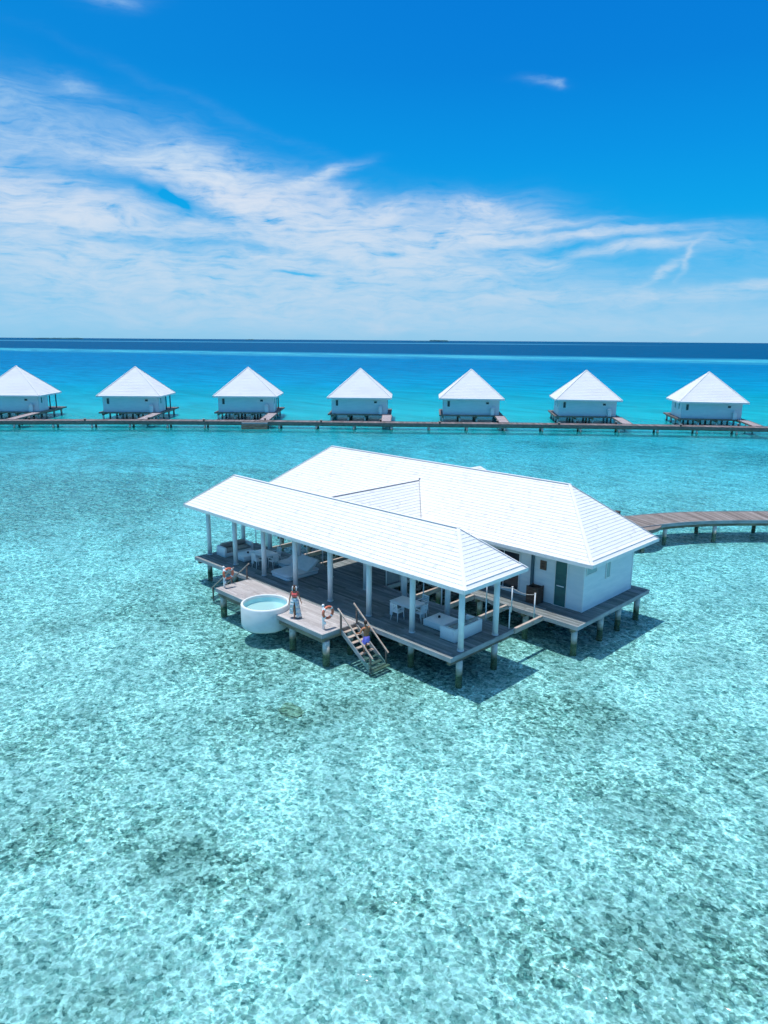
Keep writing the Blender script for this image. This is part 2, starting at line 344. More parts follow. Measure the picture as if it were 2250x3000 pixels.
def slab(mb, x0, x1, y0, y1, z0, z1, r=.06, e=.03):
    mb.loft([rrect(x0+e, x1-e, y0+e, y1-e, z0, max(r-e, .01)), rrect(x0, x1, y0, y1, z0+e, r), rrect(x0, x1, y0, y1, z1-e, r), rrect(x0+e*.4, x1-e*.4, y0+e*.4, y1-e*.4, z1-e*.3, r), rrect(x0+e, x1-e, y0+e, y1-e, z1, max(r-e, .01))])
    return mb
def siding(mb, a, b, z0, z1, out, step=.16):
    """lapped boards between plan points a and b"""
    n = max(1, round((z1-z0)/step)); o = Vector((out[0], out[1], 0))
    a = Vector((a[0], a[1], 0)); b = Vector((b[0], b[1], 0))
    for i in range(n):
        za, zb = z0+(z1-z0)*i/n, z0+(z1-z0)*(i+1)/n
        mb.face([a+o*.032+Vector((0, 0, za)), b+o*.032+Vector((0, 0, za)), b+Vector((0, 0, zb)), a+Vector((0, 0, zb))])
        mb.face([a+Vector((0, 0, za)), b+Vector((0, 0, za)), b+o*.032+Vector((0, 0, za)), a+o*.032+Vector((0, 0, za))])
Z = 1.084   # deck level

# ---------------------------------------------------------------- water and sea bed
FW = Vector((-math.sin(YAW), math.cos(YAW), 0)); RTV = Vector((math.cos(YAW), math.sin(YAW), 0))
def dot_node(t, vec, base_=(0, 0, 0)):
    s_ = N('ShaderNodeVectorMath', t, operation='SUBTRACT'); L(pos(t), s_.inputs[0], t); s_.inputs[1].default_value = base_
    d_ = N('ShaderNodeVectorMath', t, operation='DOT_PRODUCT'); L(s_.outputs[0], d_.inputs[0], t); d_.inputs[1].default_value = tuple(vec)
    return d_.outputs['Value']
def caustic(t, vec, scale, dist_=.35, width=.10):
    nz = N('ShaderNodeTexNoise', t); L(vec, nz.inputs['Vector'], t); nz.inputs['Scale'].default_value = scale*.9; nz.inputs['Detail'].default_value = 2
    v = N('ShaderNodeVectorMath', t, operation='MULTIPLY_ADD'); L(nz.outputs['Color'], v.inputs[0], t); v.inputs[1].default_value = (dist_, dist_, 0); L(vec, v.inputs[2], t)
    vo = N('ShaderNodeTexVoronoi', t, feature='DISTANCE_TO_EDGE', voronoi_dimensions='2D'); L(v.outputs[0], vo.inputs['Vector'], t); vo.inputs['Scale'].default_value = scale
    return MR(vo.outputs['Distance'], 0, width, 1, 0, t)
def bed_fn(t, b):
    p = pos(t)
    big = NOISE(MAP(p, sc=(.05, .05, 1), tree=t), 1, 3, .6, .6, t)
    med = NOISE(MAP(p, sc=(.38, .38, 1), tree=t), 1, 4, .65, .8, t)
    fine = NOISE(MAP(p, sc=(6, 6, 1), tree=t), 1, 3, .7, .8, t)
    nz = N('ShaderNodeTexNoise', t); L(p, nz.inputs['Vector'], t); nz.inputs['Scale'].default_value = 3; nz.inputs['Detail'].default_value = 2
    wv_ = N('ShaderNodeVectorMath', t, operation='MULTIPLY_ADD'); L(nz.outputs['Color'], wv_.inputs[0], t); wv_.inputs[1].default_value = (.22, .22, 0); L(p, wv_.inputs[2], t)
    def cells(sc_):
        v1 = N('ShaderNodeTexVoronoi', t, voronoi_dimensions='2D'); L(wv_.outputs[0], v1.inputs['Vector'], t); v1.inputs['Scale'].default_value = sc_
        c1 = N('ShaderNodeSeparateColor', t); L(v1.outputs['Color'], c1.inputs[0], t); return c1.outputs[0]
    stone = M('ADD', M('MULTIPLY', cells(4.5), .30, tree=t), M('ADD', M('MULTIPLY', cells(11), .32, tree=t), M('MULTIPLY', fine, .40, tree=t), tree=t), tree=t)
    patch = M('ADD', M('MULTIPLY', big, .66, tree=t), M('MULTIPLY', med, .34, tree=t), tree=t)
    # beds of dead coral (+) and sand pools (-) where they lie round the villa
    wz = N('ShaderNodeTexNoise', t); L(p, wz.inputs['Vector'], t); wz.inputs['Scale'].default_value = .55; wz.inputs['Detail'].default_value = 4
    wq = N('ShaderNodeVectorMath', t, operation='MULTIPLY_ADD'); L(wz.outputs['Color'], wq.inputs[0], t); wq.inputs[1].default_value = (3.2, 3.2, 0); L(p, wq.inputs[2], t)
    reefs = None
    for (bx_, by_, ra_, rb_, am_) in [(-3.0, -16.8, 1.8, 1.3, 0.90), (1.2, -14.2, 1.9, 1.4, 0.90), (3.2, -13.7, 1.1, 1.0, 0.50), (-2.8, -7.0, 1.8, .8, 1.0), (-9.8, -6.0, 2.4, 2.0, 0.60), (4.5, 1.2, 3.6, 1.8, 0.80), (9.0, -1.9, 2.5, 1.9, 0.70), (11.1, 2.1, 1.3, 2.0, 0.60), (6.7, -11.1, 2.2, 1.1, 0.70), (11.1, -8.7, 2.2, 1.3, 0.70), (14.1, -6.7, 1.2, 1.3, 0.60), (-8.8, -15.2, 1.4, 1.4, 0.60), (-48.4, 0.8, 13, 13, 1.3), (4.4, -17.8, 1.7, 0.8, 0.60), (-18.0, -5.6, 3.0, 2.0, 0.60), (7.1, 6.5, 3.0, 1.6, -0.90), (1.4, -9.7, 3.8, 2.7, -0.80), (-26.0, 0.0, 2.8, 4.0, -0.80), (-13.0, -10.8, 3.9, 2.4, -0.60), (7.4, -6.5, 2.7, 1.9, -0.60), (5.8, 11.7, 2.7, 2.4, -0.70), (5.9, -14.9, 2.0, 1.0, -0.50), (-67.8, 28.8, 10.2, 8.6, -0.80), (-37.5, 57.4, 12.1, 6.5, -0.70), (-8.7, 57.2, 5.6, 6.8, -0.60)]:
        v_ = MAP(wq.outputs[0], (bx_+1.6, by_+1.6, 0), (0, 0, YAW), (ra_*1.1, rb_*1.1, 1), t, 'TEXTURE')
        sx_ = N('ShaderNodeSeparateXYZ', t); L(v_, sx_.inputs[0], t)
        r2 = M('ADD', M('MULTIPLY', sx_.outputs[0], sx_.outputs[0], tree=t), M('MULTIPLY', sx_.outputs[1], sx_.outputs[1], tree=t), tree=t)
        q_ = M('MULTIPLY', M('EXPONENT', M('MULTIPLY', r2, -1.1, tree=t), tree=t), am_*.165, tree=t)
        reefs = q_ if reefs is None else M('ADD', reefs, q_, tree=t)
    patch = M('ADD', patch, reefs, tree=t)
    cover = MR(patch, .455, .63, 0, .92, t)      # 0 = sand, 1 = dead coral rubble
    sandc = RAMP(stone, [(.24, (.15, .24, .23, 1)), (.36, (.41, .50, .47, 1)), (.50, (.57, .61, .57, 1)), (.63, (.88, .88, .85, 1))], t)
    rubc = RAMP(stone, [(.24, (.06, .10, .085, 1)), (.38, (.18, .245, .21, 1)), (.52, (.36, .41, .36, 1)), (.68, (.70, .71, .65, 1))], t)
    c = MIX(cover, sandc, rubc, t)
    L(c, b.inputs['Base Color'], t)
MT['bed'] = mat('sea_bed_rubble', rough=.95, spec=.05, fn=bed_fn)
BZ = -.62
sb = MB(); sb.face([(-420, -260, BZ), (320, -260, BZ), (320, 480, BZ), (-420, 480, BZ)])
tag(sb.build('seabed', 'bed'), kind='structure')

wm = bpy.data.materials.new('lagoon_water'); wm.use_nodes = True; t = wm.node_tree; t.nodes.clear()
D = dot_node(t, FW, (CAM.x, CAM.y, 0)); LT = dot_node(t, RTV, (CAM.x, CAM.y, 0))
p = pos(t)
wob = NOISE(MAP(p, sc=(.012, .012, 1), tree=t), 1, 5, .6, tree=t)
Dw = M('ADD', D, M('MULTIPLY', M('SUBTRACT', wob, .5, tree=t), M('MULTIPLY', D, .25, tree=t), tree=t), tree=t)
# tint of the water over the shallow bed (one pass through it)
tint = RAMP(M('DIVIDE', Dw, 160, tree=t, clamp=True), [(0, (.61, .90, .905, 1)), (.2, (.59, .90, .91, 1)), (.40, (.45, .885, .925, 1)), (.62, (.22, .81, .91, 1)), (1, (.05, .73, .89, 1))], t)
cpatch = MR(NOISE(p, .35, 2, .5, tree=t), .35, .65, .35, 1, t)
ca = M('MULTIPLY', M('ADD', M('MULTIPLY', caustic(t, p, 2.1, .6, .13), .6, tree=t), M('MULTIPLY', caustic(t, MAP(p, loc=(3, 7, 0), tree=t), 4.3, .35, .16), .55, tree=t), tree=t), cpatch, tree=t)  # sun caustics painted as a bright net into the surface tint
fadec = MR(D, 45, 95, 1, .0, t)
rip = NOISE(MAP(p, rot=(0, 0, -YAW), sc=(1.0, 2.2, 1), tree=t), 1.4, 4, .6, .6, t)
rip2 = NOISE(MAP(p, rot=(0, 0, -YAW), sc=(.34, 1.05, 1), tree=t), 1, 5, .68, .8, t)
rsum = M('ADD', M('MULTIPLY', M('SUBTRACT', rip, .5, tree=t), .55, tree=t), M('MULTIPLY', M('MULTIPLY', M('SUBTRACT', rip2, .5, tree=t), 1.25, tree=t), MR(D, 40, 80, 0, 1, t), tree=t), tree=t)  # sky sheen on ripples painted as lighter and darker tint
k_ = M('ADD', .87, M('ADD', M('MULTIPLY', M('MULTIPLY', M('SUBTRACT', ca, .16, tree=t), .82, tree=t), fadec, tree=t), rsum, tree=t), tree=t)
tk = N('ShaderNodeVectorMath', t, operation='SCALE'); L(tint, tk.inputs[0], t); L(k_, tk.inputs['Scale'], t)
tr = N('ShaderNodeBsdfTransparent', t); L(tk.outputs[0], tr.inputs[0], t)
# body colour of deeper water
lg = M('LOGARITHM', M('MAXIMUM', D, 50, tree=t), 10, tree=t)      # 1.7 .. 4.8
DwL = M('LOGARITHM', M('MAXIMUM', Dw, 50, tree=t), 10, tree=t)
def lp(d): return (math.log10(d)-1.69)/(4.0-1.69)
body = RAMP(M('DIVIDE', M('SUBTRACT', DwL, 1.69, tree=t), 2.31, tree=t, clamp=True),
            [(lp(60), srgb(70, 175, 182)), (lp(112), srgb(40, 192, 196)), (lp(138), srgb(0, 188, 194)), (lp(175), srgb(0, 164, 184)), (lp(240), srgb(0, 132, 168)), (lp(380), srgb(0, 112, 156)), (lp(600), srgb(0, 108, 154)), (lp(5000), srgb(0, 88, 127))], t)
# pale reef strip and dark open sea beyond it (edge runs obliquely)
wl = NOISE(MAP(p, rot=(0, 0, -YAW), sc=(.006, .02, 1), tree=t), 1, 4, .6, tree=t)
edge = M('ADD', M('ADD', D, M('MULTIPLY', LT, .45, tree=t), tree=t), M('MULTIPLY', M('SUBTRACT', wl, .5, tree=t), 90, tree=t), tree=t)
reef = M('MULTIPLY', MR(edge, 560, 710, 0, 1, t), MR(edge, 740, 840, 1, 0, t), tree=t)
rn = MR(NOISE(MAP(p, rot=(0, 0, -YAW), sc=(.009, .05, 1), tree=t), 1, 5, .7, tree=t), .35, .65, .18, .85, t)
body = MIX(M('MULTIPLY', reef, rn, tree=t), body, srgb(78, 178, 190), t)
body = MIX(MR(edge, 745, 860, 0, 1, t), body, srgb(0, 78, 118), t)
strip2 = M('MULTIPLY', M('MULTIPLY', MR(D, 3000, 3300, 0, 1, t), MR(D, 4000, 4500, 1, 0, t), tree=t), MR(LT, 500, 1500, 1, .0, t), tree=t)
body = MIX(M('MULTIPLY', strip2, .5, tree=t), body, srgb(70, 150, 180), t)
cm = NOISE(MAP(p, rot=(0, 0, -YAW), sc=(.05, .16, 1), tree=t), 1, 5, .7, .5, t)
bk = N('ShaderNodeVectorMath', t, operation='SCALE'); L(body, bk.inputs[0], t); L(MR(cm, .3, .7, .80, 1.20, t), bk.inputs['Scale'], t)
df = N('ShaderNodeBsdfDiffuse', t); L(bk.outputs[0], df.inputs[0], t)
opac = M('ADD', MR(Dw, 88, 150, .01, .62, t), MR(Dw, 150, 260, 0, .38, t), tree=t, clamp=True)
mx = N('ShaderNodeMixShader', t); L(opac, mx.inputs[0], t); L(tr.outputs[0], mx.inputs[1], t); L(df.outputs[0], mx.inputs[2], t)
# ripples and sheen
wv1 = NOISE(MAP(p, rot=(0, 0, -YAW+.25), sc=(.9, 1.6, 1), tree=t), 1.2, 3, .62, .3, t)
bmp = N('ShaderNodeBump', t); bmp.inputs['Strength'].default_value = .55; bmp.inputs['Distance'].default_value = .30; L(wv1, bmp.inputs['Height'], t)
gl_ = N('ShaderNodeBsdfGlossy', t); gl_.inputs['Roughness'].default_value = .14; gl_.inputs['Color'].default_value = (.9, .95, 1, 1); L(bmp.outputs[0], gl_.inputs['Normal'], t)
fr = N('ShaderNodeFresnel', t); fr.inputs[0].default_value = 1.33; L(bmp.outputs[0], fr.inputs['Normal'], t)
frc = M('MINIMUM', M('MULTIPLY', fr.outputs[0], MR(D, 30, 70, .5, .95, t), tree=t), MR(D, 60, 220, .30, .05, t), tree=t)
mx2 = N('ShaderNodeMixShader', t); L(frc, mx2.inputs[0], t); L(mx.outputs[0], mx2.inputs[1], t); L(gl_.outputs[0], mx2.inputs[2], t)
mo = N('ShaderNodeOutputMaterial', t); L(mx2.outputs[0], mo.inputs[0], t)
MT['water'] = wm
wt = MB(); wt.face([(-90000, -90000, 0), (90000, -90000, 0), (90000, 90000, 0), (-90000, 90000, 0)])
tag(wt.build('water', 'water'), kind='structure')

# far islands: low wooded mounds on the horizon
def island(azd, dist_, wid, h, seed):
    d = math.radians(azd)-YAW; c = Vector((math.sin(d)*dist_+CAM.x, math.cos(d)*dist_+CAM.y, 0)); a = Vector((math.cos(d), -math.sin(d), 0)); bq = Vector((math.sin(d), math.cos(d), 0))
    mb = MB(); rings = []; n = 40
    for j, s_ in enumerate((1, .96, .8, .5)):
        ring = []
        for k in range(n):
            q = 2*math.pi*k/n; hh = (0, .55, .9, 1)[j]*h*(.65+.7*mnoise.noise(Vector((math.cos(q)*2+seed, math.sin(q)*2, j*.3))))
            ring.append(c+a*math.cos(q)*wid/2*s_+bq*math.sin(q)*wid*.18*s_+Vector((0, 0, hh if j else -1)))
        rings.append(ring)
    mb.loft(rings, True, False)
    return mb
for azd, ds, wd, hh, lab in ((-23.8, 11000, 640, 20, 'a'), (4.15, 11000, 300, 26, 'b'), (-10.4, 13000, 170, 16, 'c'), (3.0, 13000, 500, 10, 'd')):
    tag(island(azd, ds, wd, hh, azd).build('island', 'island'), kind='structure')

# ---------------------------------------------------------------- structural builders
def pile(parent, x, y, r=.15, top=None, zb=BZ-.1):
    mb = MB(); mb.cyl((x, y, zb), (x, y, top if top else Z-.42), r, n=20)
    return mb.build('pile', 'pile', parent)
def deck_unit(name, label, x0, x1, y0, y1, piles, mat_='deck', rim=True, rimh=.2, along='x', beams=True, z=Z, group=None, bx=None):
    t_ = thing(name, label, 'deck', ((x0+x1)/2, (y0+y1)/2, 0), group=group)
    planks(MB(), x0, x1, y0, y1, z, along).build('planking', mat_, t_)
    e = .045
    r_ = MB()
    r_.box(x0-e, x1+e, y0-e, y0-.003, z-rimh, z+.006); r_.box(x0-e, x1+e, y1+.003, y1+e, z-rimh, z+.006)
    r_.box(x0-e, x0-.003, y0-.003, y1+.003, z-rimh, z+.004); r_.box(x1+.003, x1+e, y0-.003, y1+.003, z-rimh, z+.004)
    r_.build('rim_board', 'rim', t_)
    if beams:
        b_ = MB(); xs = sorted(set(round(p_[0], 2) for p_ in piles))
        for x in xs: b_.box(x-.09, x+.09, y0+.1, y1-.1, z-.42, z-.2)
        yy = y0+.25
        while yy < y1:
            b_.box(x0+.05, x1-.05, yy-.04, yy+.04, z-.197, z-.04); yy += .6
        b_.build('bearer', 'beam', t_)
    for p_ in piles: pile(t_, *p_, top=z-.415)
    return t_

S, B_ = 2.854, 2.507
cx_ = [-k*S for k in range(8)]
# pavilion deck
deck_unit('pavilion_deck', 'long grey plank deck under the open pavilion, on white piles', -20.17, .2, -.89, 3.6,
          [(x, y) for x in cx_ for y in (-.05, B_)])
# pool deck (with a notch for the round pool)
PC = Vector((-10.12, -2.95, 0)); PR = 1.22
t_ = thing('pool_deck', 'sunlit lower plank platform carrying the round plunge pool', 'deck', (-10, -2, 0))
mb = MB(); n = 15; pw = (3.15-.95)/n
for i in range(n):
    y0 = -3.15+i*pw; ym = y0+pw/2; segs = []
    dy = ym-PC.y; half = math.sqrt(max(0, (PR+.03)**2-dy*dy)) if abs(dy) < PR+.03 else 0
    if half: segs = [(-14.29, PC.x-half), (PC.x+half, -5.5)]
    else: segs = [(-14.29, -5.5)]
    for a, b in segs:
        x = a-random.random()*2
        while x < b:
            e = min(x+2.4, b); s_ = max(x, a)
            if e-s_ > .04: mb.box(s_+.003, e-.003, y0+.003, y0+pw-.003, Z-.035, Z+random.uniform(-.002, .002), min(1, max(0, random.gauss(.5, .24))))
            x += 2.4
mb.build('planking', 'deck_pale', t_)
mb = MB(); ph = math.sqrt(PR**2-(3.15+PC.y)**2)+.06
mb.box(-14.335, PC.x-ph, -3.195, -3.153, Z-.2, Z+.005); mb.build('rim_board', 'rim', t_); mb = MB(); mb.box(PC.x+ph, -5.455, -3.195, -3.153, Z-.2, Z+.005); mb.build('rim_board', 'rim', t_)
MB().box(-14.335, -14.293, -3.15, -.955, Z-.2, Z+.004).build('rim_board', 'rim', t_); mb = MB(); mb.box(-5.497, -5.455, -3.15, -.955, Z-.2, Z+.004)
mb.build('rim_board', 'rim', t_)
mb = MB()
mb.box(-14.2, PC.x-ph-.05, -3.10, -2.92, Z-.45, Z-.205); mb.build('bearer', 'beam', t_); mb = MB(); mb.box(PC.x+ph+.05, -5.6, -3.10, -2.92, Z-.45, Z-.205)
mb.build('bearer', 'beam', t_)
for x in (-14.1, -11.9, -8.14, -5.66): MB().box(x-.08, x+.08, -2.9, -1.0, Z-.4, Z-.04).build('joist', 'beam', t_)
for x in (-14.19, -8.14, -5.66): pile(t_, x, -2.8, .17, Z-.45)
for x in (-14.1, -11.9, -8.14, -5.8): pile(t_, x, -1.15, .15, Z-.4)

# plunge pool
t_ = thing('plunge_pool', 'round white plunge pool full of turquoise water at the deck edge', 'pool', (PC.x, PC.y, .15))
mb = MB(); ri = PR-.13
mb.revolve([(PR-.22, .13), (PR-.06, .16), (PR-.01, .26), (PR, .4), (PR, 1.30), (PR-.02, 1.345), (PR-.05, 1.36), (ri+.04, 1.36), (ri+.01, 1.35), (ri, 1.32), (ri, 1.20)], PC, 72)
mb.build('pool_shell', 'poolshell', t_)
MB().revolve([(ri-.001, 1.205), (ri-.001, .5), (0.01, .5)], PC, 72).build('pool_lining', 'poolin', t_)
pwm = bpy.data.materials.new('pool_water'); pwm.use_nodes = True; tt = pwm.node_tree; tt.nodes.clear()
a_ = N('ShaderNodeBsdfTransparent', tt); a_.inputs[0].default_value = (.80, .96, .96, 1); g_ = N('ShaderNodeBsdfGlossy', tt); g_.inputs['Roughness'].default_value = .04
d_ = N('ShaderNodeBsdfDiffuse', tt); d_.inputs[0].default_value = (.62, .93, .92, 1)
m1 = N('ShaderNodeMixShader', tt); m1.inputs[0].default_value = .5; L(a_.outputs[0], m1.inputs[1], tt); L(d_.outputs[0], m1.inputs[2], tt)
f_ = N('ShaderNodeFresnel', tt); f_.inputs[0].default_value = 1.33; m2 = N('ShaderNodeMixShader', tt); L(f_.outputs[0], m2.inputs[0], tt); L(m1.outputs[0], m2.inputs[1], tt); L(g_.outputs[0], m2.inputs[2], tt)
o_ = N('ShaderNodeOutputMaterial', tt); L(m2.outputs[0], o_.inputs[0], tt)
MB().revolve([(ri-.002, .98), (0.01, .98)], PC, 72).build('pool_water', pwm, t_)

# ---- pavilion
def roof_shell(parent, x0, x1, y0, y1, ze, zr, hipL=True, hipR=True, edgeR=.2, course=.2, name='roof', skipback=False):
    h = (y1-y0)/2; ym = (y0+y1)/2; a = x0+h; b = x1-h
    mb = MB()
    roof_plane(mb, (x0, y0, ze), (x1, y0, ze), (a, ym, zr), (b, ym, zr), course)
    roof_plane(mb, (x1, y1, ze), (x0, y1, ze), (b, ym, zr), (a, ym, zr), course)
    roof_plane(mb, (x1, y0, ze), (x1, y1, ze), (b, ym, zr), (b, ym, zr), course, edge=edgeR)
    roof_plane(mb, (x0, y1, ze), (x0, y0, ze), (a, ym, zr), (a, ym, zr), course)
    rf = mb.build(name, 'shingle', parent)
    cp = MB(); s_ = (zr-ze)/h; nz = Vector((0, 0, .014))
    def cap(p, q):
        cp.bar(Vector(p)+nz, Vector(q)+nz, .15, .022)
    cap((a, ym, zr), (b, ym, zr))
    for e, tp in (((x0, y0, ze), (a, ym, zr)), ((x1, y0, ze), (b, ym, zr)), ((x1, y1, ze), (b, ym, zr)), ((x0, y1, ze), (a, ym, zr))): cap(e, tp)
    cp.build('ridge_cap', 'shingle', rf)
    f = MB(); d = .03
    f.box(x0-d, x1+d, y0-d, y0+.004, ze-.16, ze+.012); f.box(x0-d, x1+d, y1-.004, y1+d, ze-.16, ze+.012)
    f.box(x0-d, x0+.004, y0+.006, y1-.006, ze-.16, ze+.010); f.box(x1-.004, x1+d, y0+.006, y1-.006, ze-.16, ze+.010)
    f.build('fascia', 'trim', rf)
    s2 = MB(); s2.box(x0+.01, x1-.01, y0+.01, y1-.01, ze-.13, ze-.10); s2.build('soffit', 'soffit', rf)
    return rf
pav = thing('open_pavilion', 'long open pavilion with white shingle hip roof on round white columns', 'pavilion', (-10, 1.25, Z))
roof_shell(pav, -21.07, .9, -.984, 3.491, 4.283, 6.105)
for x in cx_:
    for y in (0, B_):
        c = MB(); c.cyl((x, y, Z+.002), (x, y, 4.17), .135, n=28); c.cyl((x, y, Z+.001), (x, y, Z+.05), .155, n=28)
        c.build('column', 'column', pav)

# ---- house
house_deck_piles = [(x, y) for x in (1.78, -1.0, -3.9, -6.8, -9.7, -12.6, -15.5, -18.3, -21.2) for y in (6.5, 9.04, 10.9, 13.0)]
deck_unit('house_deck', 'dark weathered plank deck around the white house', -21.6, 2.14, 6.08, 13.5, house_deck_piles)
house = thing('villa_house', 'large white board house with broad hipped shingle roof behind the pavilion', 'house', (-10, 10, Z))
hr = roof_shell(house, -23.4, 2.38, 6.6, 13.57, 4.02, 6.91)
# front cross wing roof reaching the pavilion, rear wing roof
wr = MB(); wx, wz, hw_ = -10.587, 5.913, 2.283
roof_plane(wr, (wx+hw_, 3.35, 4.02), (wx+hw_, 6.6, 4.02), (wx, 1.75, wz), (wx, 8.88, wz), .2)
roof_plane(wr, (wx-hw_, 6.6, 4.02), (wx-hw_, 3.35, 4.02), (wx, 8.88, wz), (wx, 1.75, wz), .2)
wo_ = wr.build('wing_roof', 'shingle', house)
fl = MB(); fl.bar((wx, 1.9, wz+.02), (wx, 8.95, wz+.02), .05, .05); fl.bar((wx, 8.92, wz+.035), (wx+hw_, 6.62, 4.07), .035, .03); fl.bar((wx, 8.92, wz+.0), (wx, 8.95, wz+.16), .06, .06)
fl.build('valley_flashing', mat('lead_flashing', (.22, .23, .25), .6), wo_)
rr = MB(); rx, ry0, ry1, rh = -8.0, 10.2, 14.6, 3.3
roof_plane(rr, (rx+rh, ry0+1, 4.05), (rx+rh, ry1, 4.05), (rx, ry0, 6.85), (rx, 11.45, 6.85), .2)
roof_plane(rr, (rx+rh, ry1, 4.05), (rx-rh, ry1, 4.05), (rx, 11.45, 6.85), (rx, 11.45, 6.85), .2)
roof_plane(rr, (rx-rh, ry1, 4.05), (rx-rh, ry0+1, 4.05), (rx, 11.45, 6.85), (rx, ry0, 6.85), .2)
rr.build('rear_wing_roof', 'shingle', house)
X1, Y0, Y1 = 1.34, 7.845, 12.94; XL = -20.9; ZT = 3.92
wl_ = MB(); siding(wl_, (XL, Y0), (X1, Y0), Z+.01, ZT, (0, -1)); siding(wl_, (X1, Y0), (X1, Y1), Z+.01, ZT, (1, 0)); siding(wl_, (X1, Y1), (XL, Y1), Z+.01, ZT, (0, 1)); siding(wl_, (XL, Y1), (XL, Y0), Z+.01, ZT, (-1, 0))
wl_.build('wall', 'siding', house)
tr_ = MB()
for x, y in ((X1, Y0), (X1, Y1), (XL, Y0), (XL, Y1)): MB().box(x-.05, x+.04, y-.05, y+.04, Z+.012, ZT+.01).build('corner_board', 'siding', house)
def opening(parent, name, x0, x1, z0, z1, y, m, fm='trim', fw_=.06, out=-.05, frame=True, mull=0):
    o = MB().box(x0, x1, y+out*.8, y-.003, z0, z1).build(name, m, parent)
    if frame:
        f = MB(); yo, yi = y+out, y-.003
        f.box(x0-fw_, x0-.001, yo, yi, z0-fw_, z1+fw_); f.box(x1+.001, x1+fw_, yo, yi, z0-fw_, z1+fw_)
        f.box(x0, x1, yo, yi, z1+.001, z1+fw_); f.box(x0, x1, yo, yi, z0-fw_, z0-.001)
        for k in range(mull):
            xm = x0+(x1-x0)*(k+1)/(mull+1); f.box(xm-.02, xm+.02, yo, y+out*.8-.001, z0, z1)
        f.build('frame', fm, o)
    return o
dr = opening(house, 'door', -.22, .42, Z+.03, 3.44, Y0-.02, 'green', fw_=.05)
hd = MB(); hd.box(-.1, .3, Y0-.10, Y0-.062, Z+1.06, Z+1.10); hd.build('handle', 'white', dr)
opening(house, 'window', -5.3, -2.42, 1.32, 3.30, Y0-.02, 'glassdark', mull=2)
opening(house, 'window', -8.9, -6.0, 1.32, 3.30, Y0-.02, 'glassdark', mull=2)
opening(house, 'window', -17.6, -14.0, 1.32, 3.30, Y0-.02, 'glassdark', mull=2)
def opening_x(parent, name, y0, y1, z0, z1, x, m, fw_=.05):
    o = MB().box(x+.003, x+.035, y0, y1, z0, z1).build(name, m, parent)
    f = MB(); f.box(x+.003, x+.05, y0-fw_, y0-.001, z0-fw_, z1+fw_); f.box(x+.003, x+.05, y1+.001, y1+fw_, z0-fw_, z1+fw_)
    f.box(x+.003, x+.05, y0, y1, z1+.001, z1+fw_); f.box(x+.003, x+.05, y0, y1, z0-fw_, z0-.001)
    f.build('frame', 'trim', o); return o
opening_x(house, 'window', 7.98, 8.95, 3.0, 3.42, X1+.018, 'glasspale')
opening_x(house, 'window', 10.0, 10.36, 2.40, 3.3, X1+.018, 'glasspale')
dp = MB(); dp.box(-1.64, -1.50, Y0-.14, Y0-.025, Z+.3, 3.89); dp.build('downpipe', 'pipe', house)
# shutter panel
t_ = thing('wall_panel', 'small brown framed panel hung between downpipe and green door', 'panel', (-.95, Y0-.05, 2.79))
MB().box(-1.13, -.78, Y0-.09, Y0-.022, 2.79, 3.26).build('frame', mat('panel_brown', (.16, .10, .07), .6), t_)
MB().box(-1.05, -.86, Y0-.10, Y0-.091, 2.88, 3.17).build('inset', 'darkwood', t_)
# brown storage box
t_ = thing('storage_box', 'tall dark brown slatted wooden box beside the green door', 'box', (-1.0, 7.4, Z))
sb_ = MB(); bx0, bx1, by0, by1, bz = -1.42, -.78, 7.08, 7.66, Z+.88
k = 0
for i in range(9):
    z0 = Z+.03+i*.095; sb_.box(bx0, bx1, by0, by0+.03, z0, z0+.085); sb_.box(bx0, bx1, by1-.03, by1, z0, z0+.085)
    sb_.box(bx0, bx0+.03, by0+.032, by1-.032, z0, z0+.085); sb_.box(bx1-.03, bx1, by0+.032, by1-.032, z0, z0+.085)
sb_.build('slats', 'darkwood', t_)
pp = MB()
for x in (bx0-.01, bx1-.05):
    for y in (by0-.012, by1-.048): MB().box(x, x+.06, y, y+.06, Z+.002, bz+.04).build('corner_post', 'darkwood', t_)
MB().box(bx0+.04, bx1-.04, by0+.04, by1-.04, Z+.02, bz-.15).build('liner', 'black', t_)

# link deck + connecting beams
deck_unit('link_deck', 'shaded plank bridge joining the pavilion deck and the house deck', -13.2, -8.12, 3.66, 6.02, [(-12.6, 4.6), (-9.0, 4.6)], along='x')
t_ = thing('privacy_screen', 'low grey panel screen with thin posts on the link deck edge', 'screen', (-8.2, 4.8, Z))
MB().box(-8.23, -8.20, 3.75, 5.9, Z+.06, Z+1.12).build('panel', 'screen', t_)
for y in (3.72, 4.82, 5.93): MB().cyl((-8.21, y, Z), (-8.21, y, Z+1.2), .028, n=10).build('post', 'white', t_)
ordn = ['nearest the sea end, right of the sofa', 'second from the right between the two decks', 'third from the right, seen behind the right table', 'fourth from the right, next to the privacy screen', 'just left of the shaded link deck', 'seen behind the sun bed, left of the link deck', 'behind the left sofa, farthest left']
for x, od in zip((.22, -1.87, -3.98, -6.06, -13.8, -15.9, -18.6), ordn):
    o = MB().box(x-.07, x+.07, 3.66, 6.02, Z-.22, Z+.02).build('deck_beam', 'rail'); tag(o, 'pale timber tie beam over the water, '+od, 'beam', 'tie beams between pavilion deck and house deck')

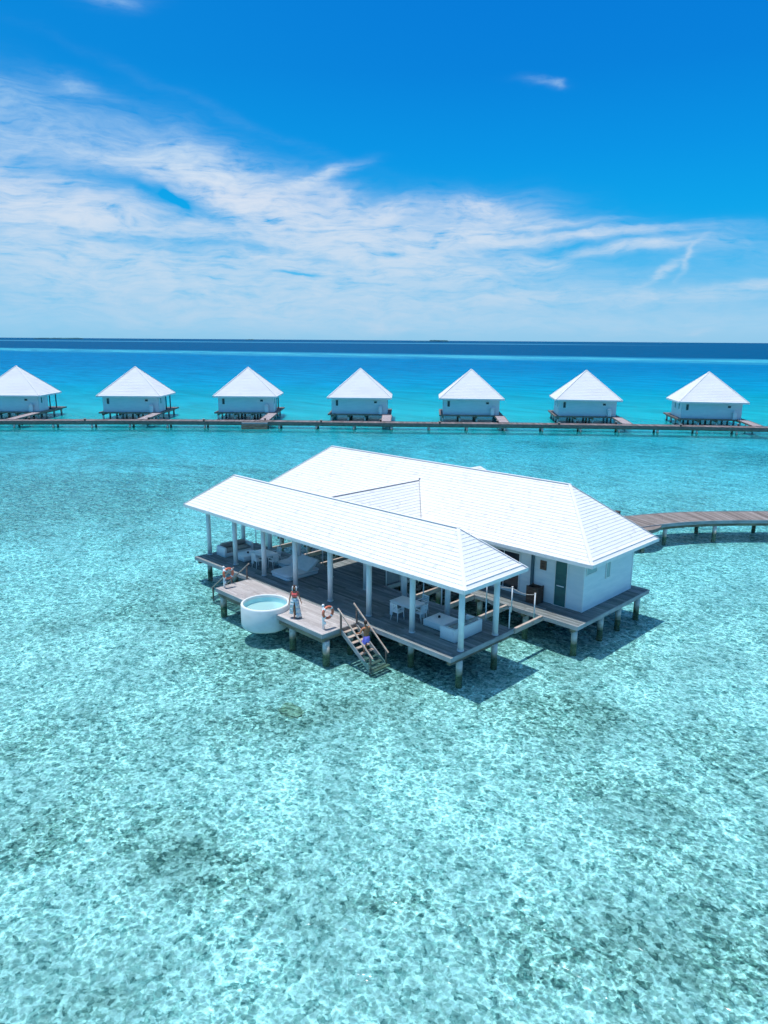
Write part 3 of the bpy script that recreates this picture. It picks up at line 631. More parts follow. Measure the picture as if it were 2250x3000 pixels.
# rope railings
def rope_rail(label, pts, h=1.06, z0=Z, drop=0, group='white post and rope railings', nr=1):
    t_ = thing('rope_railing', label, 'railing', (*pts[0], z0), group=group)
    for x, y in pts:
        c = MB(); c.cyl((x, y, z0-drop), (x, y, z0+h), .032, n=10); c.cyl((x, y, z0+h), (x, y, z0+h+.02), .045, n=10); c.build('post', 'white', t_)
    rp = MB()
    for r_ in range(nr):
        for (xa, ya), (xb, yb) in zip(pts, pts[1:]):
            ln = []
            for k in range(9):
                f = k/8; sag = .13*4*f*(1-f); ln.append((xa+(xb-xa)*f, ya+(yb-ya)*f, z0+h-.05-sag-r_*.38))
            rp.path(ln, .012, 5)
    rp.build('rope', 'rope', t_)
rope_rail('rope railing on the pavilion deck back edge behind the right sofa', [(.05, 3.52), (-1.33, 3.55)])
rope_rail('rope railing on the pavilion deck back edge behind the right dining table', [(-4.11, 3.55), (-5.33, 3.55), (-6.9, 3.55)])
rope_rail('rope railing on the pavilion deck back edge behind the sun bed', [(-13.3, 3.52), (-14.8, 3.55), (-16.2, 3.55)])
rope_rail('rope railing on the pavilion deck back edge behind the left table', [(-17.5, 3.56), (-18.9, 3.56), (-20.1, 3.56)])
rope_rail('rope railing along the house deck front edge beside the brown box', [(-.22, 6.02), (-1.56, 6.02), (-3.13, 6.02), (-4.7, 6.02), (-6.3, 6.02), (-7.9, 6.02)], h=1.05, drop=.28)
rope_rail('rope railing along the house deck front edge left of the link deck', [(-13.4, 6.02), (-15.0, 6.02), (-16.6, 6.02), (-18.2, 6.02), (-19.8, 6.02), (-21.4, 6.02)], h=1.05, drop=.28)

# ---- stairs into the water
def stairs(name, label, x0, sgn, y0=-2.1, y1=-1.1, n=7, grp='wooden stairs into the lagoon'):
    t_ = thing(name, label, 'stairs', (x0, (y0+y1)/2, 0), group=grp)
    run, rise = .268, .186
    for i in range(n):
        xa = x0+sgn*(.05+i*run); z = Z-.16-i*rise
        MB().box(xa, xa+sgn*.19, y0+.06, y1-.06, z-.035, z).build('tread', 'rail' if z > .15 else 'deck_brown', t_)
    MB().box(x0+sgn*.012, x0+sgn*.045, y0+.06, y1-.06, Z-.19, Z-.01).build('riser', 'deck_brown', t_)
    xe = x0+sgn*(n*run+.1); ze = Z-.1-(n)*rise
    for y in (y0+.02, y1-.02):
        MB().bar((x0+sgn*.01, y, Z-.10), (xe, y, ze-.02), .05, .2).build('stringer', 'rim', t_)
    for k in range(2):
        xa = x0+sgn*(n*run+.04+k*.2); MB().box(xa, xa+sgn*.16, y0-.02, y1+.02, -.33-.01*k, -.28-.01*k).build('landing_slat', 'beam' if k % 2 else 'deck_brown', t_)
    for y in (y0, y1):
        r_ = MB(); r_.bar((x0-sgn*.16, y, 2.04), (x0+sgn*2.16, y, .26), .07, .055); r_.build('handrail', 'rail', t_)
        for f in (.05, 2.02):
            xx = x0+sgn*f; zt = 2.04-(f+.16)*.767
            MB().box(xx-.035, xx+.035, y-.035, y+.035, (Z-.25 if f < 1 else -.5), zt-.02).build('rail_post', 'railpost', t_)
    return t_
stairs('water_stairs', 'wooden stairs with pale handrails where a man climbs out of the water', -5.5+.05, 1)
stairs('water_stairs', 'wooden stairs going down at the left end of the pool deck', -14.34, -1)

# ---- lifebuoys on white posts
def buoy(x, y, lab1, lab2, ang):
    t_ = thing('lifebuoy_post', lab1, 'post', (x, y, Z), group='white lifebuoy posts')
    c = MB(); c.cyl((x, y, Z+.002), (x, y, Z+1.14), .058, .05, 14); c.build('shaft', 'white', t_)
    c = MB(); c.revolve([(.056, 0), (.07, .02), (.06, .06), (.03, .09), (.001, .1)], (x, y, Z+1.14), 14); c.build('cap', 'white', t_)
    c = MB(); c.box(x+.05, x+.15, y-.03, y+.03, Z+.28, Z+.4); c.build('hook', 'white', t_)
    d = Vector((math.cos(ang), math.sin(ang), 0)); cc = Vector((x, y, Z+.80))+d*.20+Vector((.09, .0, 0)); nrm = Vector((-math.sin(ang), math.cos(ang), 0))
    u = Vector((0, 0, 1)); v = nrm.cross(u)
    t2 = thing('lifebuoy', lab2, 'lifebuoy', tuple(cc), group='orange lifebuoys'); mb_ = MB(); bn = MB()
    def ring(mb2, a0, a1, rr_, m_):
        rings = []
        for k in range(m_+1):
            a = a0+(a1-a0)*k/m_; e = u*math.cos(a)+v*math.sin(a)
            rings.append([cc+e*(.27+rr_*math.cos(2*math.pi*j/10))+nrm*rr_*math.sin(2*math.pi*j/10) for j in range(10)])
        mb2.loft(rings, True)
    ring(mb_, 0, 2*math.pi, .062, 40)
    for k in range(4): ring(bn, math.pi/4+k*math.pi/2-.14, math.pi/4+k*math.pi/2+.14, .065, 5)
    b1 = mb_.build('ring', 'orange', t2); bn.build('band', 'white', t2)
buoy(-14.02, -2.81, 'white lifebuoy post at the left corner of the pool deck', 'orange lifebuoy hanging left, near the far stairs', R(84))
buoy(-5.95, -2.70, 'white lifebuoy post at the deck corner near the climbing man', 'orange lifebuoy hanging on the post near the climbing man', R(86))

# ---- furniture
def sofa(label, x0, x1, y0, y1, back):
    t_ = thing('sofa', label, 'sofa', ((x0+x1)/2, (y0+y1)/2, Z), group='white box sofas')
    h = .62; tk_ = .09
    f = MB(); xb0, xb1 = (x1-tk_, x1) if back > 0 else (x0, x0+tk_)
    slab(f, xb0, xb1, y0, y1, Z+.02, Z+h, .02, .012); f.build('back_panel', 'wicker', t_)
    xs0, xs1 = (x0, x1-tk_-.002) if back > 0 else (x0+tk_+.002, x1)
    for ya in (y0, y1-.16): slab(MB(), xs0, xs1, ya, ya+.16, Z+.02, Z+h, .02, .012).build('armrest', 'wicker', t_)
    slab(MB(), xs0+.01, xs1-.01, y0+.162, y1-.162, Z+.02, Z+.27, .02, .012).build('base', 'wicker', t_)
    slab(MB(), xs0, xs1-.02, y0+.17, y1-.17, Z+.272, Z+.42, .05, .04).build('seat_cushion', 'cushion', t_)
    m_ = (y0+y1)/2
    for a, b in ((y0+.18, m_-.01), (m_+.01, y1-.18)):
        c = MB(); slab(c, (xs1-.2 if back > 0 else xs0+.01), (xs1-.01 if back > 0 else xs0+.2), a, b, Z+.425, Z+.74, .06, .05); c.build('back_cushion', 'cushion', t_)
    return t_
sofa('white box sofa with grey cushions at the right end of the pavilion', -1.5, -.63, .38, 2.36, 1)
sofa('white box sofa with brown grey cushions at the left end of the pavilion', -19.57, -18.65, .23, 2.35, -1)
def ottoman(label, x0, x1, y0, y1, h):
    t_ = thing('low_table', label, 'table', ((x0+x1)/2, (y0+y1)/2, Z), group='white low square tables')
    slab(MB(), x0, x1, y0, y1, Z+.03, Z+h-.04, .02, .01).build('base', 'wicker', t_)
    slab(MB(), x0-.01, x1+.01, y0-.01, y1+.01, Z+h-.038, Z+h, .03, .012).build('top', 'white', t_)
def pot(label, x, y, z):
    t_ = thing('ashtray', label, 'ashtray', (x, y, z), group='small dark ashtrays')
    MB().revolve([(.001, 0), (.055, 0), (.065, .03), (.06, .09), (.05, .092), (.05, .03), (.001, .03)], (x, y, z), 16).build('bowl', 'black', t_)
ottoman('white low square table in front of the right sofa', -3.02, -1.85, .95, 2.13, .335)
pot('small dark ashtray on the right low table', -2.6, 1.62, Z+.336)
ottoman('white low square table in front of the left sofa', -18.2, -17.08, .56, 1.85, .33)
pot('small dark ashtray on the left low table', -17.67, 1.25, Z+.331)
def dtable(label, x0, x1, y0, y1):
    t_ = thing('dining_table', label, 'table', ((x0+x1)/2, (y0+y1)/2, Z), group='white dining tables')
    slab(MB(), x0, x1, y0, y1, Z+.69, Z+.74, .02, .01).build('tabletop', 'white', t_)
    MB().box(x0+.04, x1-.04, y0+.04, y1-.04, Z+.62, Z+.688).build('apron', 'wicker', t_)
    for x in (x0+.07, x1-.07):
        for y in (y0+.07, y1-.07): MB().box(x-.055, x+.055, y-.055, y+.055, Z+.002, Z+.618).build('leg', 'white', t_)
dtable('white dining table in the right half of the pavilion', -5.12, -3.62, .82, 1.78)
dtable('white dining table in the left half of the pavilion', -16.68, -15.25, .78, 1.72)
def chair():
    t_ = thing('chair', 'x', 'chair', (0, 0, 0), group='white patio chairs')
    bw = lambda mb_, n_, m_: mb_.build(n_, m_, t_, world=False)
    bw(slab(MB(), -.23, .23, -.22, .22, .42, .455, .06, .012), 'seat', 'white')
    b_ = MB()
    for x in (-.2, .2): b_.bar((x, -.21, .45), (x*.95, -.29, .86), .03, .03, upv=(0, 1, 0))
    for k in range(5): b_.bar((-.2+.01, -.222-.0168*k*1.0, .50+.085*k), (.19, -.222-.0168*k, .50+.085*k), .02, .03)
    for k in range(1, 6): x = -.2+.4*k/6; b_.bar((x, -.215, .5), (x*.95, -.288, .84), .016, .014, upv=(0, 1, 0))
    b_.bar((-.21, -.29, .86), (.21, -.29, .86), .035, .04)
    bw(b_, 'backrest', 'white')
    for x in (-.2, .2):
        bw(MB().cyl((x, -.2, .42), (x*1.1, -.26, 0), .02, .016, 8), 'leg', 'white')
        bw(MB().cyl((x, .19, .42), (x*1.08, .22, 0), .02, .016, 8), 'leg', 'white')
        a_ = MB(); a_.bar((x*1.12, -.26, .65), (x*1.12, .16, .65), .045, .025); a_.bar((x*1.12, .16, .65), (x*1.1, .17, .43), .03, .03, upv=(0, 1, 0)); bw(a_, 'armrest', 'white')
    return t_
c0 = chair(); c0.location = (-4.36, .62, Z+.002); c0['label'] = 'white patio chair on the sea side of the right dining table, back to camera'
copy_thing(c0, (-3.5, 1.28, Z+.002), R(90), 'white patio chair at the right end of the right dining table')
copy_thing(c0, (-4.1, 2.05, Z+.002), R(180), 'white patio chair on the house side of the right dining table')
copy_thing(c0, (-15.75, .60, Z+.002), 0, 'white patio chair on the sea side of the left dining table, back to camera')
copy_thing(c0, (-15.05, 1.22, Z+.002), R(90), 'white patio chair at the right end of the left dining table')
copy_thing(c0, (-15.85, 2.0, Z+.002), R(180), 'white patio chair on the house side of the left dining table')
def sunbed(label, cx0, cy0, wdt, ln, hback):
    t_ = thing('sun_bed', label, 'sun bed', (cx0, cy0, Z), group='padded sun beds')
    x0, x1, y0 = cx0-wdt/2, cx0+wdt/2, cy0-ln/2; ys = y0+ln*.58; y1 = y0+ln
    slab(MB(), x0+.05, x1-.05, y0+.05, y1-.03, Z+.01, Z+.17, .2, .03).build('base', 'white', t_)
    slab(MB(), x0, x1, y0, y1+.02, Z+.172, Z+.30, .25, .05).build('mattress', 'mattress', t_)
    # raised back
    mb_ = MB(); rings = []
    for f, zz in ((0, .30), (.25, .30+hback*.32), (.6, .30+hback*.72), (.92, .30+hback), (1.0, .30+hback*.98)):
        y = ys+(y1-ys)*f; rd = .0 if f < .9 else .12
        rings.append([Vector((x0+.03+rd, y, Z+zz)), Vector((x1-.03-rd, y, Z+zz)), Vector((x1-.03-rd, y+.1, Z+zz-.14)), Vector((x0+.03+rd, y+.1, Z+zz-.14))])
    for r_ in rings:
        for v in r_: v.z = max(v.z, Z+.302)
    mb_.loft(rings, True, False); mb_.build('backrest', 'mattress', t_, bevel=.03)
    MB().box(cx0-.3, cx0+.3, y1-.25, y1-.2, Z+.304, Z+.20+hback*.7).build('back_support', 'white', t_)
sunbed('wide pale padded sun bed in the middle of the shaded deck', -13.2, 1.36, 1.72, 2.35, .5)
sunbed('smaller pale padded sun bed partly behind a column', -14.75, 2.3, 1.0, 1.5, .3)

# ---- people
def figure(joints, edges, radii, root, name, parent, m):
    me = bpy.data.meshes.new(name+'_sk'); ids = {k: i for i, k in enumerate(joints)}
    me.from_pydata([joints[k] for k in joints], [(ids[a], ids[b]) for a, b in edges], [])
    o = bpy.data.objects.new(name+'_sk', me); COL.objects.link(o)
    sk_ = o.modifiers.new('s', 'SKIN'); sk_.use_smooth_shade = True
    for k, i in ids.items():
        r_ = radii[k]; me.skin_vertices[0].data[i].radius = r_ if isinstance(r_, tuple) else (r_, r_)
        me.skin_vertices[0].data[i].use_root = (k == root)
    ss = o.modifiers.new('u', 'SUBSURF'); ss.levels = ss.render_levels = 2
    dg = bpy.context.evaluated_depsgraph_get(); dg.update()
    m2_ = bpy.data.meshes.new_from_object(o.evaluated_get(dg)); bpy.data.objects.remove(o); m2_.name = name
    m2_.materials.clear(); m2_.materials.append(MT[m]); m2_.polygons.foreach_set('use_smooth', [True]*len(m2_.polygons))
    ob = bpy.data.objects.new(name, m2_); COL.objects.link(ob); ob.parent = parent
    return ob
def body(parent, J, m, rs=1.0, female=False):
    """J: dict of joints for both sides (L = +x, R = -x); facing -y"""
    j = dict(J); E_ = []; rad = {}
    base_r = dict(pelvis=(.125, .095), waist=(.105, .078) if female else (.125, .09), chest=(.125, .09) if female else (.15, .10), upchest=(.10, .07), neck=.048, neck2=.045, chin=(.052, .058), head=(.073, .088), crown=(.06, .07),
                  nose=.012, sho=.052, elb=.038, wri=.026, palm=(.036, .018), hip=.088, kne=.055, calf=.054, ank=.034, heel=.034, toe=(.036, .022), mid=.085)
    def r_(k): return base_r[k.rstrip('LR0123456789')] if k.rstrip('LR0123456789') in base_r else base_r[k]
    ch = ['pelvis', 'waist', 'chest', 'upchest', 'neck', 'neck2', 'chin', 'head', 'crown']
    E_ += list(zip(ch, ch[1:])); j['nose'] = tuple(Vector(j['head'])+Vector(J.get('face', (0, -1, 0)))*.088+Vector((0, 0, -.012))); E_.append(('head', 'nose'))
    for s_ in 'LR':
        E_ += [('upchest', 'sho'+s_), ('sho'+s_, 'elb'+s_), ('elb'+s_, 'wri'+s_), ('wri'+s_, 'palm'+s_), ('pelvis', 'hip'+s_), ('hip'+s_, 'kne'+s_), ('kne'+s_, 'calf'+s_), ('calf'+s_, 'ank'+s_), ('ank'+s_, 'heel'+s_), ('ank'+s_, 'toe'+s_)]
        a, k_2 = Vector(j['kne'+s_]), Vector(j['ank'+s_]); j['calf'+s_] = tuple(a.lerp(k_2, .3)+Vector((0, .015, 0)))
        w_, p_ = Vector(j['wri'+s_]), Vector(j['palm'+s_]); d = (p_-w_).normalized(); sd_ = d.cross(Vector((1, 0, 0)) if abs(d.x) < .8 else Vector((0, 0, 1))).normalized()
        inn = d.cross(sd_)
        for q in range(4):
            b_ = p_+sd_*(q-1.5)*.019; ln = (.066, .078, .074, .056)[q]
            n1, n2 = 'f%s%da' % (s_, q), 'f%s%db' % (s_, q)
            j[n1] = tuple(b_+d*(.02+ln*.5)); j[n2] = tuple(b_+d*(.02+ln*.9)+inn*.018*(1 if s_ == 'L' else -1)); E_ += [('palm'+s_, n1), (n1, n2)]; rad[n1] = .0085; rad[n2] = .0065
        b_ = w_.lerp(p_, .45)-sd_*.03; n1, n2 = 'f%s9a' % s_, 'f%s9b' % s_
        j[n1] = tuple(b_-sd_*.015+d*.02); j[n2] = tuple(b_-sd_*.022+d*.05); E_ += [('palm'+s_, n1), (n1, n2)]; rad[n1] = .011; rad[n2] = .008
    j.pop('face', None)
    for k in j:
        if k not in rad:
            q = r_(k); rad[k] = tuple(a*rs for a in q) if isinstance(q, tuple) else q*rs
    return figure(j, E_, rad, 'pelvis', 'body', parent, m)
def ell(c, rx, ry, n=20): return [(c[0]+rx*math.cos(2*math.pi*k/n), c[1]+ry*math.sin(2*math.pi*k/n), c[2]) for k in range(n)]
def shell(parent, name, m, rings, fold=0, nf=7):
    rr_ = []
    for i, (c, rx, ry) in enumerate(rings):
        f = fold*i/(len(rings)-1)
        rr_.append([(c[0]+rx*(1+f*math.sin(nf*a))*math.cos(a), c[1]+ry*(1+f*math.sin(nf*a+i))*math.sin(a), c[2]) for a in [2*math.pi*k/40 for k in range(40)]])
    return MB().loft(rr_, False).build(name, m, parent, world=False)
def eyes(parent, head, face, m='black'):
    f = Vector(face); sd_ = f.cross(Vector((0, 0, 1))).normalized()
    for s_ in (-1, 1):
        c = Vector(head)+f*.082+sd_*.03*s_+Vector((0, 0, .01)); mb_ = MB(); mb_.revolve([(.001, -.008), (.009, -.004), (.011, 0), (.009, .004), (.001, .008)], c, 10); mb_.build('eye', m, parent, world=False)
# woman walking on the pool deck
wmn = thing('person', 'woman in coral top and pale open wrap trousers standing beside the round pool', 'person', (-7.93, -2.80, Z+.012), R(45))
JW = dict(pelvis=(0, 0, .92), waist=(0, 0, 1.03), chest=(0, -.01, 1.20), upchest=(0, 0, 1.31), neck=(0, 0, 1.38), neck2=(0, -.005, 1.44), chin=(0, -.022, 1.475), head=(0, -.01, 1.54), crown=(0, .0, 1.59), face=(0, -1, 0),
          shoL=(.155, 0, 1.33), elbL=(.225, .03, 1.08), wriL=(.30, -.02, .87), palmL=(.325, -.04, .80), shoR=(-.155, 0, 1.33), elbR=(-.215, .02, 1.07), wriR=(-.265, -.04, .84), palmR=(-.275, -.06, .77),
          hipL=(.085, 0, .86), kneL=(.10, .05, .48), ankL=(.10, .16, .10), heelL=(.10, .20, .05), toeL=(.11, .04, .03), hipR=(-.08, 0, .86), kneR=(-.03, -.07, .48), ankR=(-.02, -.03, .08), heelR=(-.02, .02, .03), toeR=(-.03, -.16, .02))
body(wmn, JW, 'skin', .94, True)
shell(wmn, 'crop_top', 'coral', [((0, -.012, 1.30), .135, .095), ((0, -.03, 1.25), .15, .12), ((0, -.035, 1.20), .152, .13), ((0, -.02, 1.14), .135, .105), ((0, -.01, 1.10), .125, .095)])
tp = MB()
for s_ in (-1, 1): tp.bar((s_*.09, -.07, 1.29), (s_*.085, .0, 1.395), .05, .02); tp.bar((s_*.085, .0, 1.395), (s_*.08, .075, 1.30), .05, .02)
tp.build('shoulder_strap', 'coral', wmn, world=False)
shell(wmn, 'waistband', 'wrapcl', [((0, 0, 1.03), .125, .095), ((0, 0, .98), .135, .105), ((0, 0, .90), .155, .13)])
def panel(parent, name, m, cxs, a0, a1, rings):
    rr_ = []; n_ = 18
    for i, (c, rx, ry) in enumerate(rings):
        rr_.append([(c[0]+rx*(1+.05*i/4*math.sin(a*6+i))*math.cos(a), c[1]+ry*(1+.05*i/4*math.sin(a*6+i))*math.sin(a), c[2]) for a in [R(a0+(a1-a0)*k/n_) for k in range(n_+1)]])
    mb_ = MB(); nn = n_+1
    for i in range(len(rr_)-1):
        for k in range(n_): mb_.face([rr_[i][k], rr_[i][k+1], rr_[i+1][k+1], rr_[i+1][k]], smooth=True)
    o = mb_.build(name, m, parent, world=False); s_ = o.modifiers.new('th', 'SOLIDIFY'); s_.thickness = .012; return o
panel(wmn, 'trouser_leg', 'wrapcl', 0, -100, 140, [((.02, 0, .93), .155, .13), ((.05, .01, .8), .15, .14), ((.08, .03, .55), .15, .14), ((.10, .05, .3), .17, .15), ((.12, .07, .06), .20, .17)])
panel(wmn, 'trouser_leg', 'wrapcl', 0, 40, 280, [((-.02, 0, .93), .155, .13), ((-.05, .01, .8), .155, .14), ((-.09, .03, .55), .14, .13), ((-.11, .05, .36), .14, .12), ((-.12, .06, .22), .15, .12)])
hr_ = MB(); hr_.revolve([(.001, .115), (.05, .105), (.083, .06), (.093, 0), (.09, -.05), (.085, -.13), (.075, -.19), (.04, -.22)], (0, .028, 1.56), 24); hr_.build('hair', 'hair', wmn, world=False)
def scarf_side(sg):
    rings = []
    for z_, rx_, ry_ in ((1.625, .070, .075), (1.60, .095, .10), (1.56, .112, .115), (1.50, .118, .12), (1.44, .115, .115), (1.40, .10, .10)):
        rings.append([(sg*rx_*math.cos(q), .02+ry_*math.sin(q), z_) for q in [R(-48+100*k/10) for k in range(11)]])
    mb_ = MB()
    for i_ in range(len(rings)-1):
        for k in range(10): mb_.face([rings[i_][k], rings[i_][k+1], rings[i_+1][k+1], rings[i_+1][k]], smooth=True)
    o = mb_.build('head_scarf', 'white', wmn, world=False); m_ = o.modifiers.new('th', 'SOLIDIFY'); m_.thickness = .012; m_.offset = 0
scarf_side(1); scarf_side(-1)
eyes(wmn, (0, -.01, 1.54), (0, -1, 0))
# man climbing the stairs
man = thing('person', 'man in lilac swim shorts climbing the wooden stairs, hand on the rail', 'person', (-4.22, -1.6, 0.0), R(-100))
JM = dict(pelvis=(0, .02, .84), waist=(0, .0, .98), chest=(0, -.03, 1.18), upchest=(0, -.04, 1.32), neck=(0, -.05, 1.40), neck2=(0, -.06, 1.46), chin=(0, -.085, 1.50), head=(0, -.075, 1.565), crown=(0, -.065, 1.62), face=(0, -1, -.1),
          shoR=(-.19, -.03, 1.35), elbR=(-.24, -.12, 1.09), wriR=(-.20, -.30, .98), palmR=(-.18, -.36, .95), shoL=(.19, -.03, 1.35), elbL=(.33, -.02, 1.15), wriL=(.43, -.2, 1.10), palmL=(.45, -.26, 1.09),
          hipL=(.09, .02, .80), kneL=(.11, -.10, .50), ankL=(.11, .02, .12), heelL=(.11, .06, .04), toeL=(.12, -.13, .03), hipR=(-.09, .02, .80), kneR=(-.11, -.22, .62), ankR=(-.11, -.2, .26), heelR=(-.11, -.16, .20), toeR=(-.11, -.34, .19))
body(man, JM, 'skin2', 1.0)
shell(man, 'shorts', 'lilac', [((0, .012, .97), .145, .11), ((0, .02, .90), .155, .125), ((0, .0, .80), .175, .15), ((0, -.01, .72), .18, .165)])
for s_, kx, ky in ((1, .11, -.05), (-1, -.11, -.12)): shell(man, 'short_leg', 'lilac', [((s_*.09, 0, .76), .098, .12), ((s_*.10, ky*.6, .66), .10, .12), ((kx, ky, .58), .105, .115)])
MB().revolve([(.001, .10), (.05, .093), (.082, .05), (.088, .01), (.08, -.05), (.05, -.075)], (0, -.062, 1.59), 24).build('hair', 'hair', man, world=False)
eyes(man, JM['head'], (0, -1, 0))

# coral head
def rock(label, x, y, s_, seed):
    bm = bmesh.new(); bmesh.ops.create_icosphere(bm, subdivisions=4, radius=1)
    for v in bm.verts:
        n_ = mnoise.noise(v.co*1.6+Vector((seed, 0, 0)))*.5+mnoise.noise(v.co*4+Vector((0, seed, 0)))*.25
        v.co = Vector((v.co.x*s_[0], v.co.y*s_[1], v.co.z*s_[2]))*(1+n_)
    me = bpy.data.meshes.new('coral_rock'); bm.to_mesh(me); bm.free(); me.materials.append(MT['coralrock'])
    o = bpy.data.objects.new('coral_rock', me); COL.objects.link(o); o.location = (x, y, BZ+.02); tag(o, label, 'rock')
rock('brown coral rock lying under water on the sea bed in front of the stairs', -3.45, -6.6, (.66, .40, .07), 3)

# ---------------------------------------------------------------- jetty to the right behind the house
def ribbon(name, label, pts, width, z, mat_, rimh=.22, bearer=.45, pile_step=6, pw=.15, pile_r=.15, two=True, group=None, cat='jetty', poff=0):
    """walkway along a polyline with crosswise planks"""
    t_ = thing(name, label, cat, (pts[0][0], pts[0][1], 0), group=group)
    P_ = [Vector((*q, 0)) for q in pts]
    # resample smooth
    ds = [0]
    for a, b in zip(P_, P_[1:]): ds.append(ds[-1]+(b-a).length)
    def at(s_):
        s_ = max(0, min(ds[-1], s_))
        for i in range(len(P_)-1):
            if s_ <= ds[i+1]:
                f = (s_-ds[i])/(ds[i+1]-ds[i]); return P_[i].lerp(P_[i+1], f)
        return P_[-1]
    def nr(s_):
        d = (at(s_+1.2)-at(s_-1.2)).normalized(); return Vector((-d.y, d.x, 0))
    mb_ = MB(); n_ = int(ds[-1]/pw); bd = MB(); be = MB(); up_ = Vector((0, 0, 1))
    for i in range(n_):
        s0, s1 = i*pw+.005, (i+1)*pw-.005; a, b = at(s0), at(s1); na, nb = nr(s0), nr(s1); h = width/2
        vs = [a-na*h+up_*(z-.04), b-nb*h+up_*(z-.04), b+nb*h+up_*(z-.04), a+na*h+up_*(z-.04), a-na*h+up_*z, b-nb*h+up_*z, b+nb*h+up_*z, a+na*h+up_*z]
        mb_.mesh(vs, [(0, 3, 2, 1), (4, 5, 6, 7), (0, 1, 5, 4), (1, 2, 6, 5), (2, 3, 7, 6), (3, 0, 4, 7)], min(1, max(0, random.gauss(.5, .25))))
    step = 1.0; m_ = int(ds[-1]/step)
    for sd_ in (-1, 1):
        ra, rb = [], []
        for i in range(m_+1):
            s_ = ds[-1]*i/m_; c = at(s_); nn = nr(s_)*sd_
            ra.append([c+nn*(width/2+.003)+up_*(z-rimh), c+nn*(width/2+.05)+up_*(z-rimh), c+nn*(width/2+.05)+up_*(z+.03), c+nn*(width/2+.003)+up_*(z+.03)])
            rb.append([c+nn*(width/2-.32)+up_*(z-bearer), c+nn*(width/2-.12)+up_*(z-bearer), c+nn*(width/2-.12)+up_*(z-.042), c+nn*(width/2-.32)+up_*(z-.042)])
        bd.loft(ra, True, False); be.loft(rb, True, False)
    mb_.build('planking', mat_, t_); bd.build('rim_board', 'rim' if mat_ != 'deck_far' else 'railpost', t_); be.build('bearer', 'beam', t_)
    s_ = poff
    while s_ < ds[-1]:
        c = at(s_); nn = nr(s_)
        for sd_ in ((-1, 1) if two else (-1,)):
            q = c+nn*sd_*(width/2-.22); pile(t_, q.x, q.y, pile_r, z-bearer+.003)
        s_ += pile_step
    return t_, at, nr, ds[-1]
jp = [(-8.0, 13.6), (-7.8, 17.5), (-7.2, 21.5), (-6.2, 25.5), (-4.6, 29.8), (-2.6, 33.0), (1.2, 37.1), (5.4, 41.6), (10.0, 46.6), (15, 52)]
# smooth the polyline (Chaikin)
def chaikin(p_, k=2):
    for _ in range(k):
        o = [p_[0]]
        for a, b in zip(p_, p_[1:]): o += [(a[0]*.75+b[0]*.25, a[1]*.75+b[1]*.25), (a[0]*.25+b[0]*.75, a[1]*.25+b[1]*.75)]
        p_ = o+[p_[-1]]
    return p_
ribbon('arrival_jetty', 'brown plank jetty curving away behind the house on the right', chaikin(jp), 2.9, Z, 'deck_brown', pile_step=4.6, poff=2.2)
t_ = thing('landing_platform', 'rounded plank landing where the curved jetty meets the house', 'platform', (-4.6, 26.6, 0))
mb = MB(); q0 = Vector((-5.6, 26.9, Z-.045)); rings = []
for z_ in (Z-.3, Z-.047):
    rings.append([Vector((q0.x+2.15*math.cos(a)*1.0, q0.y+2.5*math.sin(a), z_)) for a in [2*math.pi*k/28 for k in range(28)]])
mb.loft(rings, True, False); mb.build('planking', 'deck_brown', t_)
pile(t_, -3.9, 25.6, .15, Z-.3)
o = MB(); o.box(-.2, .2, -.2, .2, 0, .28); bo = o.build('mooring_block', 'darkwood'); bo.location = (-7.45, 28.4, Z+.03); tag(bo, 'dark mooring block on the jetty just behind the house roof', 'bollard')

# ---------------------------------------------------------------- long walkway and the row of bungalows
wp = [(-131, -9.5), (-120, 4.0), (-109.9, 16.6), (-100.8, 27.3), (-91.5, 37.5), (-78.4, 50.3), (-64.9, 62.5), (-53.9, 73.2), (-42.6, 83.7), (-31.4, 93.4), (-19.9, 102.7), (-5, 114), (10, 125)]
cpts = []
for i, q in enumerate(wp):
    a = Vector((*wp[max(0, i-1)], 0)); b = Vector((*wp[min(len(wp)-1, i+1)], 0)); d = (b-a).normalized()
    cpts.append((q[0]+d.y*1.3, q[1]-d.x*1.3))
wk, wat, wnr, wlen = ribbon('long_walkway', 'long straight plank walkway on piles in front of the bungalow row', chaikin(cpts, 1), 2.5, 1.1, 'deck_far', rimh=.42, bearer=.6, pile_step=6.1, pw=.3, pile_r=.17, cat='walkway')
BG = [[-122.53, 24.2, 46.5], [-107.87, 39.63, 45.26], [-94.47, 54.86, 45.47], [-78.7, 68.28, 43.46], [-64.21, 82.08, 41.06], [-49.04, 96.0, 38.69], [-32.19, 108.37, 36.24]]
names = ['first bungalow of the row, cut by the left edge of the picture', 'second bungalow of the row counted from the left', 'third bungalow from the left, behind the wooden steps box', 'fourth bungalow from the left, above the villa roof peak', 'fifth bungalow from the left, straight behind the villa house', 'sixth bungalow from the left, second from the right', 'seventh bungalow, last one at the right end of the row']
WB, DB, ZE, ZA = 11.4, 9.5, 4.24, 9.2
